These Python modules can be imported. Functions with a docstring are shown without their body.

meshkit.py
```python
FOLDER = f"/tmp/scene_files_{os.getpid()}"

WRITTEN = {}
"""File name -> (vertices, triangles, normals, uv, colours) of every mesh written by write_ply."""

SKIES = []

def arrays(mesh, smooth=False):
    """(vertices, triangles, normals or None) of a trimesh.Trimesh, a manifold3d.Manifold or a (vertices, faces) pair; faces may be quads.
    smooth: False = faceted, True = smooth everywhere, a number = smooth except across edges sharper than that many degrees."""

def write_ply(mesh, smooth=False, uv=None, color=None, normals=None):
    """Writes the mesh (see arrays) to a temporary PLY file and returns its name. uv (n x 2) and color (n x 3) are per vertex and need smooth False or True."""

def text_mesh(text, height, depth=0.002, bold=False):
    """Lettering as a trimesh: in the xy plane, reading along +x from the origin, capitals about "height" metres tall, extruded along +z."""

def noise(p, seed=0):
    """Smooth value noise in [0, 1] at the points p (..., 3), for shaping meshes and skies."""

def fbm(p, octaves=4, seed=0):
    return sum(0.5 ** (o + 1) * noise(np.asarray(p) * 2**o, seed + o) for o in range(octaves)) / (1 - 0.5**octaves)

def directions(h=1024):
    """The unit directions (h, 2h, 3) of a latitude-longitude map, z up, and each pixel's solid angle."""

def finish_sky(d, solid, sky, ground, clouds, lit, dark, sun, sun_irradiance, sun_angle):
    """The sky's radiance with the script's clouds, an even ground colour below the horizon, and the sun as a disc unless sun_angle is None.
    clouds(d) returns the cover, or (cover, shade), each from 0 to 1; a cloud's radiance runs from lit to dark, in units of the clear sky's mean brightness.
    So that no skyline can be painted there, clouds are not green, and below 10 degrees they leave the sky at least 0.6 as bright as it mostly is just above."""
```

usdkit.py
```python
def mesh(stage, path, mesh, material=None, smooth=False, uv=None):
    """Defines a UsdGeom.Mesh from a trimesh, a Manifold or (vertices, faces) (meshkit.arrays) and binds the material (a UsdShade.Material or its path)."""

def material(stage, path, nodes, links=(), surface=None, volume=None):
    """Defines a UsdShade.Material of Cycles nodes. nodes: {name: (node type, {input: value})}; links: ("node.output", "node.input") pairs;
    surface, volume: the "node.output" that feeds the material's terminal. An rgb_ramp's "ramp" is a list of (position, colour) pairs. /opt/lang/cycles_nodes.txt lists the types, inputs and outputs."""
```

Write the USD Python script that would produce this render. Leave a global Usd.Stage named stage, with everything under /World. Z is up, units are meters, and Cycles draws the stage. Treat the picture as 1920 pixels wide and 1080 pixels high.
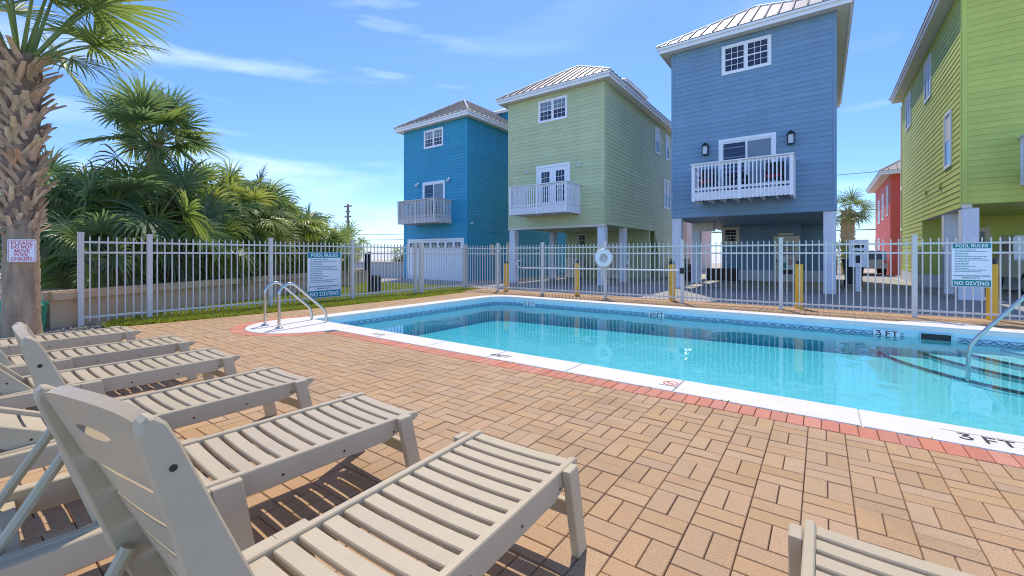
import math, random
import numpy as np
import trimesh, shapely
from shapely.geometry import Polygon, Point, box as sbox
from shapely.ops import unary_union
from shapely import affinity
import usdkit, meshkit
from pxr import Usd, UsdGeom, UsdLux, UsdShade, Gf, Sdf, Vt

random.seed(7)
rng = np.random.default_rng(7)
stage = Usd.Stage.CreateInMemory()
UsdGeom.SetStageUpAxis(stage, UsdGeom.Tokens.z)
UsdGeom.SetStageMetersPerUnit(stage, 1.0)
world = UsdGeom.Xform.Define(stage, '/World')
stage.SetDefaultPrim(world.GetPrim())
UsdGeom.Scope.Define(stage, '/World/Looks')

# ------------------------------------------------------------------ camera, sky, sun, exposure
TH = math.atan2(581, 800)                       # the camera looks 36 degrees left of the pool's depth axis (+y)
CAM_H = 1.21
cam = UsdGeom.Camera.Define(stage, '/World/camera')
ap = 36.0
cam.CreateHorizontalApertureAttr(ap)
cam.CreateVerticalApertureAttr(ap * 9 / 16)
cam.CreateFocalLengthAttr(ap * 800 / 1920)
cam.CreateVerticalApertureOffsetAttr(-62 / 1920 * ap)
cam.CreateClippingRangeAttr(Gf.Vec2f(0.05, 3000))
F = np.array([-math.sin(TH), math.cos(TH), 0]); R = np.array([math.cos(TH), math.sin(TH), 0]); U = np.array([0, 0, 1.0])
m = Gf.Matrix4d(*R, 0, *U, 0, *(-F), 0, 0, 0, CAM_H, 1)
cam.AddTransformOp().Set(m)
cam.CreateExposureAttr(0.56)

SUN = np.array([-0.26, 0.435, 0.862]); SUN /= np.linalg.norm(SUN)
sun = UsdLux.DistantLight.Define(stage, '/World/sun')
sun.CreateIntensityAttr(0.74); sun.CreateAngleAttr(0.53); sun.CreateNormalizeAttr(True)
sun.CreateColorAttr(Gf.Vec3f(1.0, 0.91, 0.77))
q = Gf.Rotation(Gf.Vec3d(0, 0, 1), Gf.Vec3d(*SUN)).GetQuat()
sun.AddOrientOp(UsdGeom.XformOp.PrecisionDouble).Set(Gf.Quatd(q))
sky = UsdLux.DomeLight.Define(stage, '/World/sky')
SKY_S = 0.15
skym = usdkit.material(stage, '/World/Looks/sky_look', {
    's': ('sky_texture', {'sky_type': 'single_scattering', 'sun_disc': False, 'sun_elevation': math.asin(SUN[2]),
                          'sun_rotation': math.atan2(SUN[0], SUN[1]), 'altitude': 0.0, 'air_density': 1.0, 'aerosol_density': 0.15, 'ozone_density': 3.0}),
    'hs': ('hsv', {'hue': 0.512, 'saturation': 1.2, 'value': 1.0}),
    'tc': ('texture_coordinate', {}),
    'sx': ('separate_xyz', {}),
    'zz': ('math', {'math_type': 'add', 'value2': 0.16}),
    'dx': ('math', {'math_type': 'divide'}), 'dy': ('math', {'math_type': 'divide'}),
    'cx': ('combine_xyz', {}),
    'mp': ('mapping', {'scale': (1.0, 1.0, 7.0), 'location': (3.1, 1.7, 0.4)}),
    'n1': ('noise_texture', {'scale': 1.5, 'detail': 7.0, 'roughness': 0.52, 'distortion': 0.35}),
    'n2': ('noise_texture', {'scale': 0.55, 'detail': 2.0}),
    'r1': ('rgb_ramp', {'ramp': [(0.0, (0, 0, 0)), (0.50, (0, 0, 0)), (0.74, (1, 1, 1)), (1, (1, 1, 1))]}),
    'r2': ('rgb_ramp', {'ramp': [(0.0, (0, 0, 0)), (0.42, (0, 0, 0)), (0.62, (1, 1, 1)), (1, (1, 1, 1))]}),
    'up': ('map_range', {'from_min': 0.0, 'from_max': 0.12, 'to_min': 0.0, 'to_max': 0.5, 'clamp': True}),
    'm1': ('math', {'math_type': 'multiply'}), 'm2': ('math', {'math_type': 'multiply'}),
    'mix': ('mix_color', {'b': (8.5, 9.2, 10.2), 'use_clamp': True}),
    'tz': ('rgb_ramp', {'ramp': [(0.0, (.54, .68, .92)), (.12, (.62, .76, .97)), (.4, (.90, .95, 1.0)), (1, (.95, .98, 1.0))]}), 'tm': ('mix_color', {'blend_type': 'multiply', 'fac': 1.0, 'use_clamp': False}),
    'bg': ('background_shader', {'strength': SKY_S})},
    [('s.color', 'hs.color'), ('tc.generated', 'sx.vector'), ('sx.z', 'zz.value1'), ('sx.x', 'dx.value1'), ('zz.value', 'dx.value2'), ('sx.y', 'dy.value1'), ('zz.value', 'dy.value2'),
     ('dx.value', 'cx.x'), ('dy.value', 'cx.y'), ('tc.generated', 'mp.vector'), ('mp.vector', 'n1.vector'), ('cx.vector', 'n2.vector'),
     ('n1.fac', 'r1.fac'), ('n2.fac', 'r2.fac'), ('r1.color', 'm1.value1'), ('r2.color', 'm1.value2'), ('sx.z', 'up.value'), ('m1.value', 'm2.value1'), ('up.result', 'm2.value2'),
     ('m2.value', 'mix.fac'), ('sx.z', 'tz.fac'), ('hs.color', 'tm.a'), ('tz.color', 'tm.b'), ('tm.result', 'mix.a'), ('mix.result', 'bg.color')], surface='bg.background')
UsdShade.MaterialBindingAPI.Apply(sky.GetPrim()).Bind(skym)
sky.GetPrim().SetCustomDataByKey('kind', 'structure')

# ------------------------------------------------------------------ helpers
used = {}
def numbered(parent, name):
    k = (parent, name); n = used.get(k, 0); used[k] = n + 1
    return f'{parent}/{name}' if n == 0 else f'{parent}/{name}_{n:03d}'

def tag(p, label=None, cat=None, group=None, kind=None):
    for k, v in (('label', label), ('category', cat), ('group', group), ('kind', kind)):
        if v: p.SetCustomDataByKey(k, v)
    return p

class MB:
    """collects faces of one mesh"""
    def __init__(s): s.v = []; s.f = []; s.n = 0; s.ids = []; s.k = 0
    def add(s, v, faces):
        v = np.asarray(v, float); s.v.append(v)
        s.f += [[i + s.n for i in f] for f in faces]; s.n += len(v); s.ids += [s.k] * len(faces); s.k += 1; return s
    def tm(s, mesh): return s.add(mesh.vertices, [list(map(int, f)) for f in mesh.faces])
    def box(s, x0, x1, y0, y1, z0, z1):
        v = [(x0, y0, z0), (x1, y0, z0), (x1, y1, z0), (x0, y1, z0), (x0, y0, z1), (x1, y0, z1), (x1, y1, z1), (x0, y1, z1)]
        return s.add(v, [(0, 3, 2, 1), (4, 5, 6, 7), (0, 1, 5, 4), (1, 2, 6, 5), (2, 3, 7, 6), (3, 0, 4, 7)])
    def cbox(s, x0, x1, y0, y1, z0, z1, c=0.004):
        x0, x1 = min(x0, x1), max(x0, x1); y0, y1 = min(y0, y1), max(y0, y1); z0, z1 = min(z0, z1), max(z0, z1)
        def ring(z, d): return [(x0 + d, y0 + d + 0, z), (x1 - d, y0 + d, z), (x1 - d, y1 - d, z), (x0 + d, y1 - d, z)]
        def oct_(z, d):
            a, b, e, g = x0 + d, x1 - d, y0 + d, y1 - d
            return [(a + c, e, z), (b - c, e, z), (b, e + c, z), (b, g - c, z), (b - c, g, z), (a + c, g, z), (a, g - c, z), (a, e + c, z)]
        return s.loft([oct_(z0, c), oct_(z0 + c, 0), oct_(z1 - c, 0), oct_(z1, c)])
    def loft(s, rings, cap=True, closed=True):
        k = len(rings[0]); f = []
        for i in range(len(rings) - 1):
            for j in range(k if closed else k - 1):
                a, b = i * k + j, i * k + (j + 1) % k
                f.append((a, b, b + k, a + k))
        if cap:
            f.append(tuple(range(k - 1, -1, -1))); e = (len(rings) - 1) * k; f.append(tuple(e + j for j in range(k)))
        return s.add(np.concatenate([np.asarray(r, float) for r in rings]), f)
    def tube(s, pts, r, n=10, cap=True):
        pts = np.asarray(pts, float); r = np.broadcast_to(r, len(pts)); t = np.gradient(pts, axis=0); t /= np.linalg.norm(t, axis=1)[:, None]
        a = np.array([0, 0, 1.0]) if abs(t[0][2]) < .9 else np.array([1.0, 0, 0]); rings = []
        for p, d, rr in zip(pts, t, r):
            a = a - d * (a @ d); a /= np.linalg.norm(a); b = np.cross(d, a); g = np.linspace(0, 2 * np.pi, n, endpoint=False)
            rings.append(p + rr * (np.cos(g)[:, None] * a + np.sin(g)[:, None] * b))
        return s.loft(rings, cap)
    def prism(s, poly, h0, h1, fn=None):
        """a shapely polygon extruded; fn maps (u, v, h) rows to xyz"""
        for g in getattr(poly, 'geoms', [poly]):
            if g.is_empty or g.area < 1e-7: continue
            e = trimesh.creation.extrude_polygon(g, h1 - h0, engine='earcut'); v = np.array(e.vertices); v[:, 2] += h0
            fc = [list(map(int, f)) for f in e.faces]
            s.add(fn(v) if fn else v, fc)
        return s
    def sheet(s, poly, z=0.0):
        for g in getattr(poly, 'geoms', [poly]):
            v, f = trimesh.creation.triangulate_polygon(g, engine='earcut')
            v = np.c_[v, np.full(len(v), z)]; f = np.array(f)
            cr = np.cross(v[f[:, 1]] - v[f[:, 0]], v[f[:, 2]] - v[f[:, 0]])[:, 2]; f[cr < 0] = f[cr < 0][:, ::-1]
            s.add(v, f.tolist())
        return s
    def xf(s, M=None, t=None):
        v = np.concatenate(s.v)
        if M is not None: v = v @ np.asarray(M).T
        if t is not None: v = v + np.asarray(t)
        s.v = [v]; return s

def put(parent, name, mb, mat, smooth=None, label=None, raw=False):
    path = numbered(parent if isinstance(parent, str) else str(parent.GetPath()), name)
    if isinstance(mb, MB):
        v = np.concatenate(mb.v); f = mb.f
    else:
        v = np.asarray(mb.vertices); f = np.asarray(mb.faces).tolist()
    if smooth:
        tri = []
        for q_ in f:
            for k in range(1, len(q_) - 1): tri.append((q_[0], q_[k], q_[k + 1]))
        p = usdkit.mesh(stage, path, (v, np.array(tri)), M[mat], smooth=smooth).GetPrim()
    else:
        me = UsdGeom.Mesh.Define(stage, path)
        me.CreatePointsAttr(Vt.Vec3fArray.FromNumpy(v.astype(np.float32)))
        me.CreateFaceVertexCountsAttr(Vt.IntArray([len(q_) for q_ in f]))
        me.CreateFaceVertexIndicesAttr(Vt.IntArray([int(i) for q_ in f for i in q_]))
        me.CreateSubdivisionSchemeAttr('none')
        if mat in ISLAND and len(mb.ids) == len(f):
            rr = np.random.default_rng(len(f)).random(mb.k)[np.array(mb.ids)]
            UsdGeom.PrimvarsAPI(me).CreatePrimvar('rnd', Sdf.ValueTypeNames.FloatArray, 'uniform').Set(Vt.FloatArray.FromNumpy(rr.astype(np.float32)))
        p = me.GetPrim(); UsdShade.MaterialBindingAPI.Apply(p).Bind(M[mat])
    if label: p.SetCustomDataByKey('label', label)
    return p

def thing(name, label=None, cat=None, group=None, kind=None):
    p = UsdGeom.Xform.Define(stage, numbered('/World', name)).GetPrim()
    return tag(p, label, cat, group, kind)

def group(parent, name, label=None):
    p = UsdGeom.Xform.Define(stage, numbered(str(parent.GetPath()), name)).GetPrim()
    if label: p.SetCustomDataByKey('label', label)
    return p

# ------------------------------------------------------------------ materials
M = {}
ISLAND = {'paver_tan_mass', 'gravel', 'frond_green', 'frond_deep', 'frond_yellow', 'frond_dead', 'grass_blade'}   # materials that vary from piece to piece inside one mesh
def mat(name, col, rough=0.6, var=0.0, scale=6.0, rnd=None, bump=0.0, bscale=60.0, metallic=0.0, col2=None, spec=0.5, detail=4.0, stretch=None, dirt=0.0, dirtcol=(0.2, 0.17, 0.13), dscale=1.2, coat=0.0):
    """principled paint: colour with a soft noise variation, per-object variation, weathering and fine relief"""
    n = {'p': ('principled_bsdf', {'roughness': rough, 'metallic': metallic, 'specular_ior_level': spec, 'coat_weight': coat}), 'tc': ('texture_coordinate', {})}
    l = []; src = 'tc.object'
    if stretch:
        n['mp'] = ('mapping', {'scale': stretch}); l.append(('tc.object', 'mp.vector')); src = 'mp.vector'
    c2 = col2 if col2 is not None else tuple(np.clip(np.array(col) * (1 - var), 0, 1))
    c1 = tuple(np.clip(np.array(col) * (1 + var * .6), 0, 1)) if col2 is None else col
    n['n'] = ('noise_texture', {'scale': scale, 'detail': detail, 'roughness': .6}); l.append((src, 'n.vector'))
    n['mx'] = ('mix_color', {'a': c1, 'b': c2}); n['mr'] = ('map_range', {'from_min': .3, 'from_max': .7, 'clamp': True})
    l += [('n.fac', 'mr.value'), ('mr.result', 'mx.fac')]; out = 'mx.result'
    if rnd:
        srcn, amt = rnd
        if srcn == 'obj': n['oi'] = ('object_info', {}); ro = 'oi.random'
        else: n['oi'] = ('attribute', {'attribute': 'rnd'}); ro = 'oi.fac'
        n['rr'] = ('map_range', {'to_min': 1 - amt, 'to_max': 1 + amt}); n['hv'] = ('hsv', {})
        n['r3'] = ('map_range', {'to_min': .5 - amt * .05, 'to_max': .5 + amt * .05}); n['wn'] = ('math', {'math_type': 'fraction'}); n['w7'] = ('math', {'math_type': 'multiply', 'value2': 7.31})
        l += [(ro, 'rr.value'), ('rr.result', 'hv.value'), (ro, 'w7.value1'), ('w7.value', 'wn.value1'), ('wn.value', 'r3.value'), ('r3.result', 'hv.hue'), (out, 'hv.color')]; out = 'hv.color'
    if dirt:
        n['dn'] = ('noise_texture', {'scale': dscale, 'detail': 6.0, 'roughness': .65}); n['dr'] = ('map_range', {'from_min': .48, 'from_max': .75, 'to_max': dirt, 'clamp': True})
        n['dm'] = ('mix_color', {'b': dirtcol}); l += [(src, 'dn.vector'), ('dn.fac', 'dr.value'), ('dr.result', 'dm.fac'), (out, 'dm.a')]; out = 'dm.result'
    l.append((out, 'p.base_color'))
    if bump:
        n['bn'] = ('noise_texture', {'scale': bscale, 'detail': 5.0}); n['b'] = ('bump', {'strength': min(1, bump), 'distance': .01})
        l += [(src, 'bn.vector'), ('bn.fac', 'b.height'), ('b.normal', 'p.normal')]
    M[name] = usdkit.material(stage, f'/World/Looks/{name}', n, l, surface='p.BSDF')

TAN = (0.478, 0.312, 0.176)
def paver_mat(name, col, src):
    n = {'p': ('principled_bsdf', {'roughness': .85, 'specular_ior_level': .3}), 'tc': ('texture_coordinate', {}),
         'oi': ('object_info', {}) if src == 'obj' else ('attribute', {'attribute': 'rnd'}),
         'g': ('noise_texture', {'scale': 170.0, 'detail': 3.0, 'roughness': .7}), 'gr': ('rgb_ramp', {'ramp': [(0, (.45, .42, .38)), (.36, (.78, .75, .72)), (.52, (1, 1, 1)), (.66, (1.12, 1.12, 1.1)), (.75, (1.9, 1.95, 2.0))]}),
         'm1': ('mix_color', {'blend_type': 'multiply', 'fac': 1.0, 'a': col, 'use_clamp': False}),
         'hv': ('hsv', {}), 'rr': ('map_range', {'to_min': .92, 'to_max': 1.06}), 'w7': ('math', {'math_type': 'multiply', 'value2': 7.31}), 'wn': ('math', {'math_type': 'fraction'}),
         'r3': ('map_range', {'to_min': .498, 'to_max': .5025}), 'sat': ('map_range', {'to_min': .93, 'to_max': 1.06}), 'w9': ('math', {'math_type': 'multiply', 'value2': 13.7}), 'wf': ('math', {'math_type': 'fraction'}),
         'dn': ('noise_texture', {'scale': 1.1, 'detail': 6.0, 'roughness': .62}), 'dr': ('map_range', {'from_min': .52, 'from_max': .76, 'to_max': .55, 'clamp': True}), 'dm': ('mix_color', {'b': (.25, .165, .10)}),
         'b': ('bump', {'strength': .55, 'distance': .004})}
    ro = 'oi.random' if src == 'obj' else 'oi.fac'
    l = [('tc.object', 'g.vector'), ('g.fac', 'gr.fac'), ('gr.color', 'm1.b'), ('m1.result', 'hv.color'), (ro, 'rr.value'), ('rr.result', 'hv.value'), (ro, 'w7.value1'), ('w7.value', 'wn.value1'), ('wn.value', 'r3.value'), ('r3.result', 'hv.hue'),
         (ro, 'w9.value1'), ('w9.value', 'wf.value1'), ('wf.value', 'sat.value'), ('sat.result', 'hv.saturation'),
         ('tc.object', 'dn.vector'), ('dn.fac', 'dr.value'), ('dr.result', 'dm.fac'), ('hv.color', 'dm.a'), ('dm.result', 'p.base_color'), ('g.fac', 'b.height'), ('b.normal', 'p.normal')]
    M[name] = usdkit.material(stage, f'/World/Looks/{name}', n, l, surface='p.BSDF')
paver_mat('paver_tan', TAN, 'obj'); paver_mat('paver_tan_mass', TAN, 'isl')
paver_mat('paver_red', (0.58, 0.235, 0.155), 'obj')
mat('joint_sand', (0.16, 0.11, 0.07), .95, .4, 30)
mat('coping_white', (0.70, 0.672, 0.625), .75, .05, 4, bump=.25, bscale=180, dirt=.22, dirtcol=(.55, .48, .4), dscale=2.2)
mat('plaster', (0.45, 0.70, 0.73), .7, .10, 9, bump=.3, bscale=50)
mat('tile_light', (0.36, 0.54, 0.62), .25, .05, 4)
mat('depth_white', (0.62, 0.70, 0.72), .4)
mat('tile_dark', (0.03, 0.085, 0.19), .25, .1, 4)
mat('step_tile', (0.03, 0.075, 0.13), .3)
mat('ink', (0.03, 0.03, 0.035), .7)
mat('ink_red', (0.55, 0.12, 0.10), .7)
mat('white_ink', (0.80, 0.82, 0.82), .6)
mat('stainless', (0.62, 0.60, 0.57), .18, .05, 10, metallic=1.0)
mat('fence_paint', (0.63, 0.58, 0.52), .45, .05, 8, dirt=.15, dscale=5)
mat('lounger_plastic', (0.50, 0.405, 0.262), .42, .04, 14, rnd=('obj', .04), bump=.08, bscale=220, dirt=.22, dirtcol=(.36, .30, .21), dscale=5)
mat('prop_plastic', (0.46, 0.405, 0.26), .4, .05, 12)
mat('screw', (0.02, 0.015, 0.01), .5)
mat('asphalt', (0.37, 0.345, 0.315), .9, .14, 1.3, bump=.4, bscale=120, dirt=.4, dirtcol=(.20, .185, .17), dscale=.6)
mat('concrete', (0.48, 0.43, 0.36), .85, .12, 1.2, bump=.3, bscale=90, dirt=.3, dirtcol=(.3, .26, .21), dscale=.7)
mat('sand', (0.52, 0.45, 0.34), .95, .15, .5, bump=.3, bscale=30, dirt=.4, dirtcol=(.22, .24, .1), dscale=.3)
mat('white_sand', (0.72, 0.69, 0.63), .95, .1, .3)
mat('soil', (0.10, 0.07, 0.045), .95, .4, 9, bump=.6, bscale=40)
mat('gravel', (0.45, 0.38, 0.29), .9, .45, 45, bump=.8, bscale=60, rnd=('isl', .35))
mat('stucco_tan', (0.62, 0.42, 0.25), .9, .12, 2.2, bump=.35, bscale=150, dirt=.35, dirtcol=(.3, .19, .11), dscale=1.5)
mat('block_grey', (0.42, 0.39, 0.38), .9, .12, 2)
mat('column_white', (0.64, 0.64, 0.68), .7, .05, 2, bump=.15, bscale=90, dirt=.15, dscale=1)
mat('trim_white', (0.78, 0.78, 0.80), .55, .04, 3)
mat('trim_cream', (0.66, 0.60, 0.50), .6, .05, 3)
mat('soffit', (0.68, 0.65, 0.58), .7, .08, 2)
mat('roof_metal', (0.52, 0.455, 0.375), .42, .10, 1.5, rnd=('obj', .07), metallic=.3, dirt=.3, dirtcol=(.3, .25, .2), dscale=2)
mat('roof_seam', (0.27, 0.225, 0.185), .5)
mat('ridge_cap', (0.60, 0.57, 0.52), .45)
mat('rail_white', (0.76, 0.75, 0.78), .6, .06, 4)
mat('rail_weathered', (0.62, 0.59, 0.56), .75, .18, 6)
mat('glass_dark', (0.020, 0.026, 0.045), .04, spec=.6)
mat('glass_grey', (0.16, 0.20, 0.24), .06, spec=.6)
mat('blind', (0.66, 0.66, 0.68), .6)
mat('lantern_black', (0.012, 0.012, 0.014), .45)
mat('frosted', (0.55, 0.58, 0.6), .3)
mat('bollard_yellow', (0.74, 0.44, 0.04), .5, .12, 5, dirt=.25, dirtcol=(.4, .25, .06), dscale=4)
mat('black_plastic', (0.015, 0.015, 0.016), .5)
mat('dark_brown', (0.05, 0.025, 0.02), .6, .2, 4)
mat('sign_teal', (0.0, 0.20, 0.255), .35)
mat('sign_green', (0.0, 0.19, 0.18), .35)
mat('sign_grey', (0.74, 0.74, 0.75), .4)
mat('sign_white', (0.78, 0.77, 0.80), .35)
mat('sign_red', (0.58, 0.03, 0.09), .4)
mat('green_bin', (0.0, 0.30, 0.17), .4)
mat('ring_foam', (0.76, 0.79, 0.79), .6, .08, 20, bump=.2, bscale=80)
mat('rope', (0.66, 0.60, 0.5), .9)
mat('cushion_red', (0.50, 0.03, 0.04), .8)
mat('car_white', (0.76, 0.76, 0.78), .25, coat=.6)
mat('car_grey', (0.30, 0.29, 0.29), .3, metallic=.4)
mat('rubber', (0.015, 0.015, 0.016), .8)
mat('tail_red', (0.45, 0.01, 0.01), .3)
mat('wood_pole', (0.24, 0.20, 0.17), .9, .3, 4)
mat('wire', (0.02, 0.02, 0.025), .6)
mat('bark', (0.36, 0.26, 0.165), .95, .35, 5, bump=1.0, bscale=12, stretch=(2.2, 2.2, .55), dirt=.5, dirtcol=(.09, .07, .05), dscale=3)
mat('boot', (0.52, 0.365, 0.225), .9, .28, 7, rnd=('obj', .28), bump=.7, bscale=45, stretch=(3, 3, .7))
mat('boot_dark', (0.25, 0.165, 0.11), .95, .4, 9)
mat('petiole', (0.17, 0.23, 0.055), .5, .15, 6)
def leaf(name, c, t, dead=False):
    n = {'p': ('principled_bsdf', {'roughness': .38 if not dead else .8, 'specular_ior_level': .5}), 't': ('translucent_bsdf', {'color': t}), 'mx': ('mix_closure', {'fac': .42}),
         'tc': ('texture_coordinate', {}), 'n': ('noise_texture', {'scale': 1.7, 'detail': 3.0}), 'oi': ('object_info', {}), 'gi': ('attribute', {'attribute': 'rnd'}),
         'c': ('mix_color', {'a': tuple(np.array(c) * .65), 'b': tuple(np.clip(np.array(c) * 1.45, 0, 1))}), 'hv': ('hsv', {}), 'rr': ('map_range', {'to_min': .65, 'to_max': 1.35}), 'r2': ('map_range', {'to_min': .475, 'to_max': .515})}
    l = [('tc.object', 'n.vector'), ('n.fac', 'c.fac'), ('c.result', 'hv.color'), ('gi.fac', 'rr.value'), ('rr.result', 'hv.value'), ('oi.random', 'r2.value'), ('r2.result', 'hv.hue'), ('hv.color', 'p.base_color'), ('p.BSDF', 'mx.closure1'), ('t.BSDF', 'mx.closure2')]
    M[name] = usdkit.material(stage, f'/World/Looks/{name}', n, l, surface='mx.closure')
leaf('frond_green', (0.155, 0.22, 0.065), (0.40, 0.50, 0.10))
leaf('frond_deep', (0.12, 0.19, 0.095), (0.27, 0.39, 0.13))
leaf('frond_yellow', (0.21, 0.26, 0.065), (0.48, 0.54, 0.10))
leaf('frond_dead', (0.30, 0.195, 0.125), (0.30, 0.19, 0.11), True)
leaf('grass_blade', (0.20, 0.24, 0.03), (0.45, 0.50, 0.05))
def siding(name, c):
    mat(name, c, .62, .07, .7, rnd=('obj', .05), bump=.25, bscale=26, stretch=(2.2, 2.2, .5), dirt=.18, dirtcol=tuple(np.array(c) * .55), dscale=.9)
siding('siding_teal', (0.024, 0.275, 0.43)); siding('siding_sage', (0.49, 0.53, 0.30)); siding('siding_blue', (0.175, 0.285, 0.395)); siding('siding_lime', (0.51, 0.56, 0.12)); siding('siding_red', (0.64, 0.09, 0.06))
siding('siding_pink', (0.62, 0.40, 0.34))
M['water_look'] = usdkit.material(stage, '/World/Looks/water_look', {
    'fr': ('fresnel', {'IOR': 1.33}), 't': ('transparent_bsdf', {'color': (0.97, 0.99, 1.0)}), 'g': ('glossy_bsdf', {'color': (1, 1, 1), 'roughness': 0.015}), 'mx': ('mix_closure', {}),
    'v': ('absorption_volume', {'color': (0.04, 0.78, 0.86), 'density': 0.8})},
    [('fr.fac', 'mx.fac'), ('t.BSDF', 'mx.closure1'), ('g.BSDF', 'mx.closure2')], surface='mx.closure', volume='v.volume')

# ------------------------------------------------------------------ the pool and its deck
PX0, PX1, PY0, PY1 = -7.75, 4.3, 4.30, 9.95
WATER_Z = -0.20
def rrect(x0, x1, y0, y1, r): return sbox(x0 + r, y0 + r, x1 - r, y1 - r).buffer(r, quad_segs=12)
inner = rrect(PX0, PX1, PY0, PY1, .55).union(sbox(PX0, PY0, PX0 + 1.2, PY0 + 1))   # the ladder corner is square
pad_near = Point(-7.3, 3.93).buffer(.92, quad_segs=24)
pad_far = Point(1.75, 10.05).buffer(.72, quad_segs=24)
coping_out = unary_union([rrect(PX0 - .40, PX1 + .40, PY0 - .42, PY1 + .40, .85).union(sbox(PX0 - .40, PY0 - .42, PX0 + 1, PY0 + 1)), pad_near, pad_far])
coping = coping_out.difference(inner)
red_zone = unary_union([sbox(PX0 - .3, PY0 - .645, PX1 + .6, PY0), pad_near.buffer(.21)]).difference(coping_out)
red_all = red_zone.union(coping_out)

DECK = Polygon([(-9.55, -3.2), (-9.62, 1.2), (-9.42, 3.0), (-9.25, 5.5), (-9.22, 8.5), (-9.35, 10.2), (-9.9, 11.0), (-9.9, 11.75), (6.2, 11.75), (6.2, -3.2)])

deck = thing('pool_deck', kind='structure')
# bedding sand under the pavers, with the pool cut out
put(deck, 'joint_bed', MB().sheet(DECK.difference(inner.buffer(.1)), -0.011), 'joint_sand')
MOD = 0.2035; GX = -0.077; GY = 3.655
def in_view(x, y, margin=.9):
    d = x * F[0] + y * F[1]
    if d < -.2: return False
    r = x * R[0] + y * R[1]
    return abs(r) < 1.2 * max(d, 0) + margin + .35 and d > .0
zone = DECK.difference(red_all)
zp = shapely.prepared.prep(zone)
cands = []
i0, i1 = int((-9.7 - GX) / MOD) - 1, int((6.3 - GX) / MOD) + 1
j0, j1 = int((-1.2 - GY) / MOD) - 1, int((11.8 - GY) / MOD) + 1
for i in range(i0, i1):
    for j in range(j0, j1):
        x, y = GX + i * MOD, GY + j * MOD
        if not in_view(x, y): continue
        h = MOD / 2
        rects = [(x, y, x + MOD, y + h), (x, y + h, x + MOD, y + MOD)] if (i + j) % 2 == 0 else [(x, y, x + h, y + MOD), (x + h, y, x + MOD, y + MOD)]
        cands += rects
def paver(mb, poly4, z):
    """four corners (ccw); joint and chamfer cut in"""
    c = np.array(poly4).mean(0); p = np.array(poly4)
    def inset(d):
        out = []
        for k in range(4):
            a, b, e = p[k - 1], p[k], p[(k + 1) % 4]
            u = (a - b) / np.linalg.norm(a - b); w = (e - b) / np.linalg.norm(e - b); out.append(b + (u + w) * d)
        return np.array(out)
    tilt = rng.normal(0, .0035, 2); zz = lambda q_: z + (q_ - c) @ tilt
    i_a, i_b = inset(.0021), inset(.0050)
    mb.loft([np.c_[i_a, np.full(4, -.03)], np.c_[i_a, zz(i_a) - .004], np.c_[i_b, zz(i_b)]], cap=False)
    mb.f.append([mb.n - 4, mb.n - 3, mb.n - 2, mb.n - 1]); mb.ids.append(mb.k - 1); return mb
whole, rest = [], MB()
for (x0, y0, x1, y1) in cands:
    b = sbox(x0, y0, x1, y1); z = rng.normal(0, .0012)
    if zp.contains(b):
        d = x0 * F[0] + y0 * F[1]; r_ = x0 * R[0] + y0 * R[1]
        vis = d > .6 and abs(r_) < 1.2 * d and (CAM_H / d) < (540 + 62 + 10) / 800
        whole.append((d if vis else 99 + d, [(x0, y0), (x1, y0), (x1, y1), (x0, y1)], z))
    elif zp.intersects(b):
        g = zone.intersection(b.buffer(-.0026, join_style=2))
        for gg in getattr(g, 'geoms', [g]):
            if gg.geom_type == 'Polygon' and gg.area > .0006: rest.prism(gg, -.03, z)
whole.sort(key=lambda w: w[0])
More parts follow.
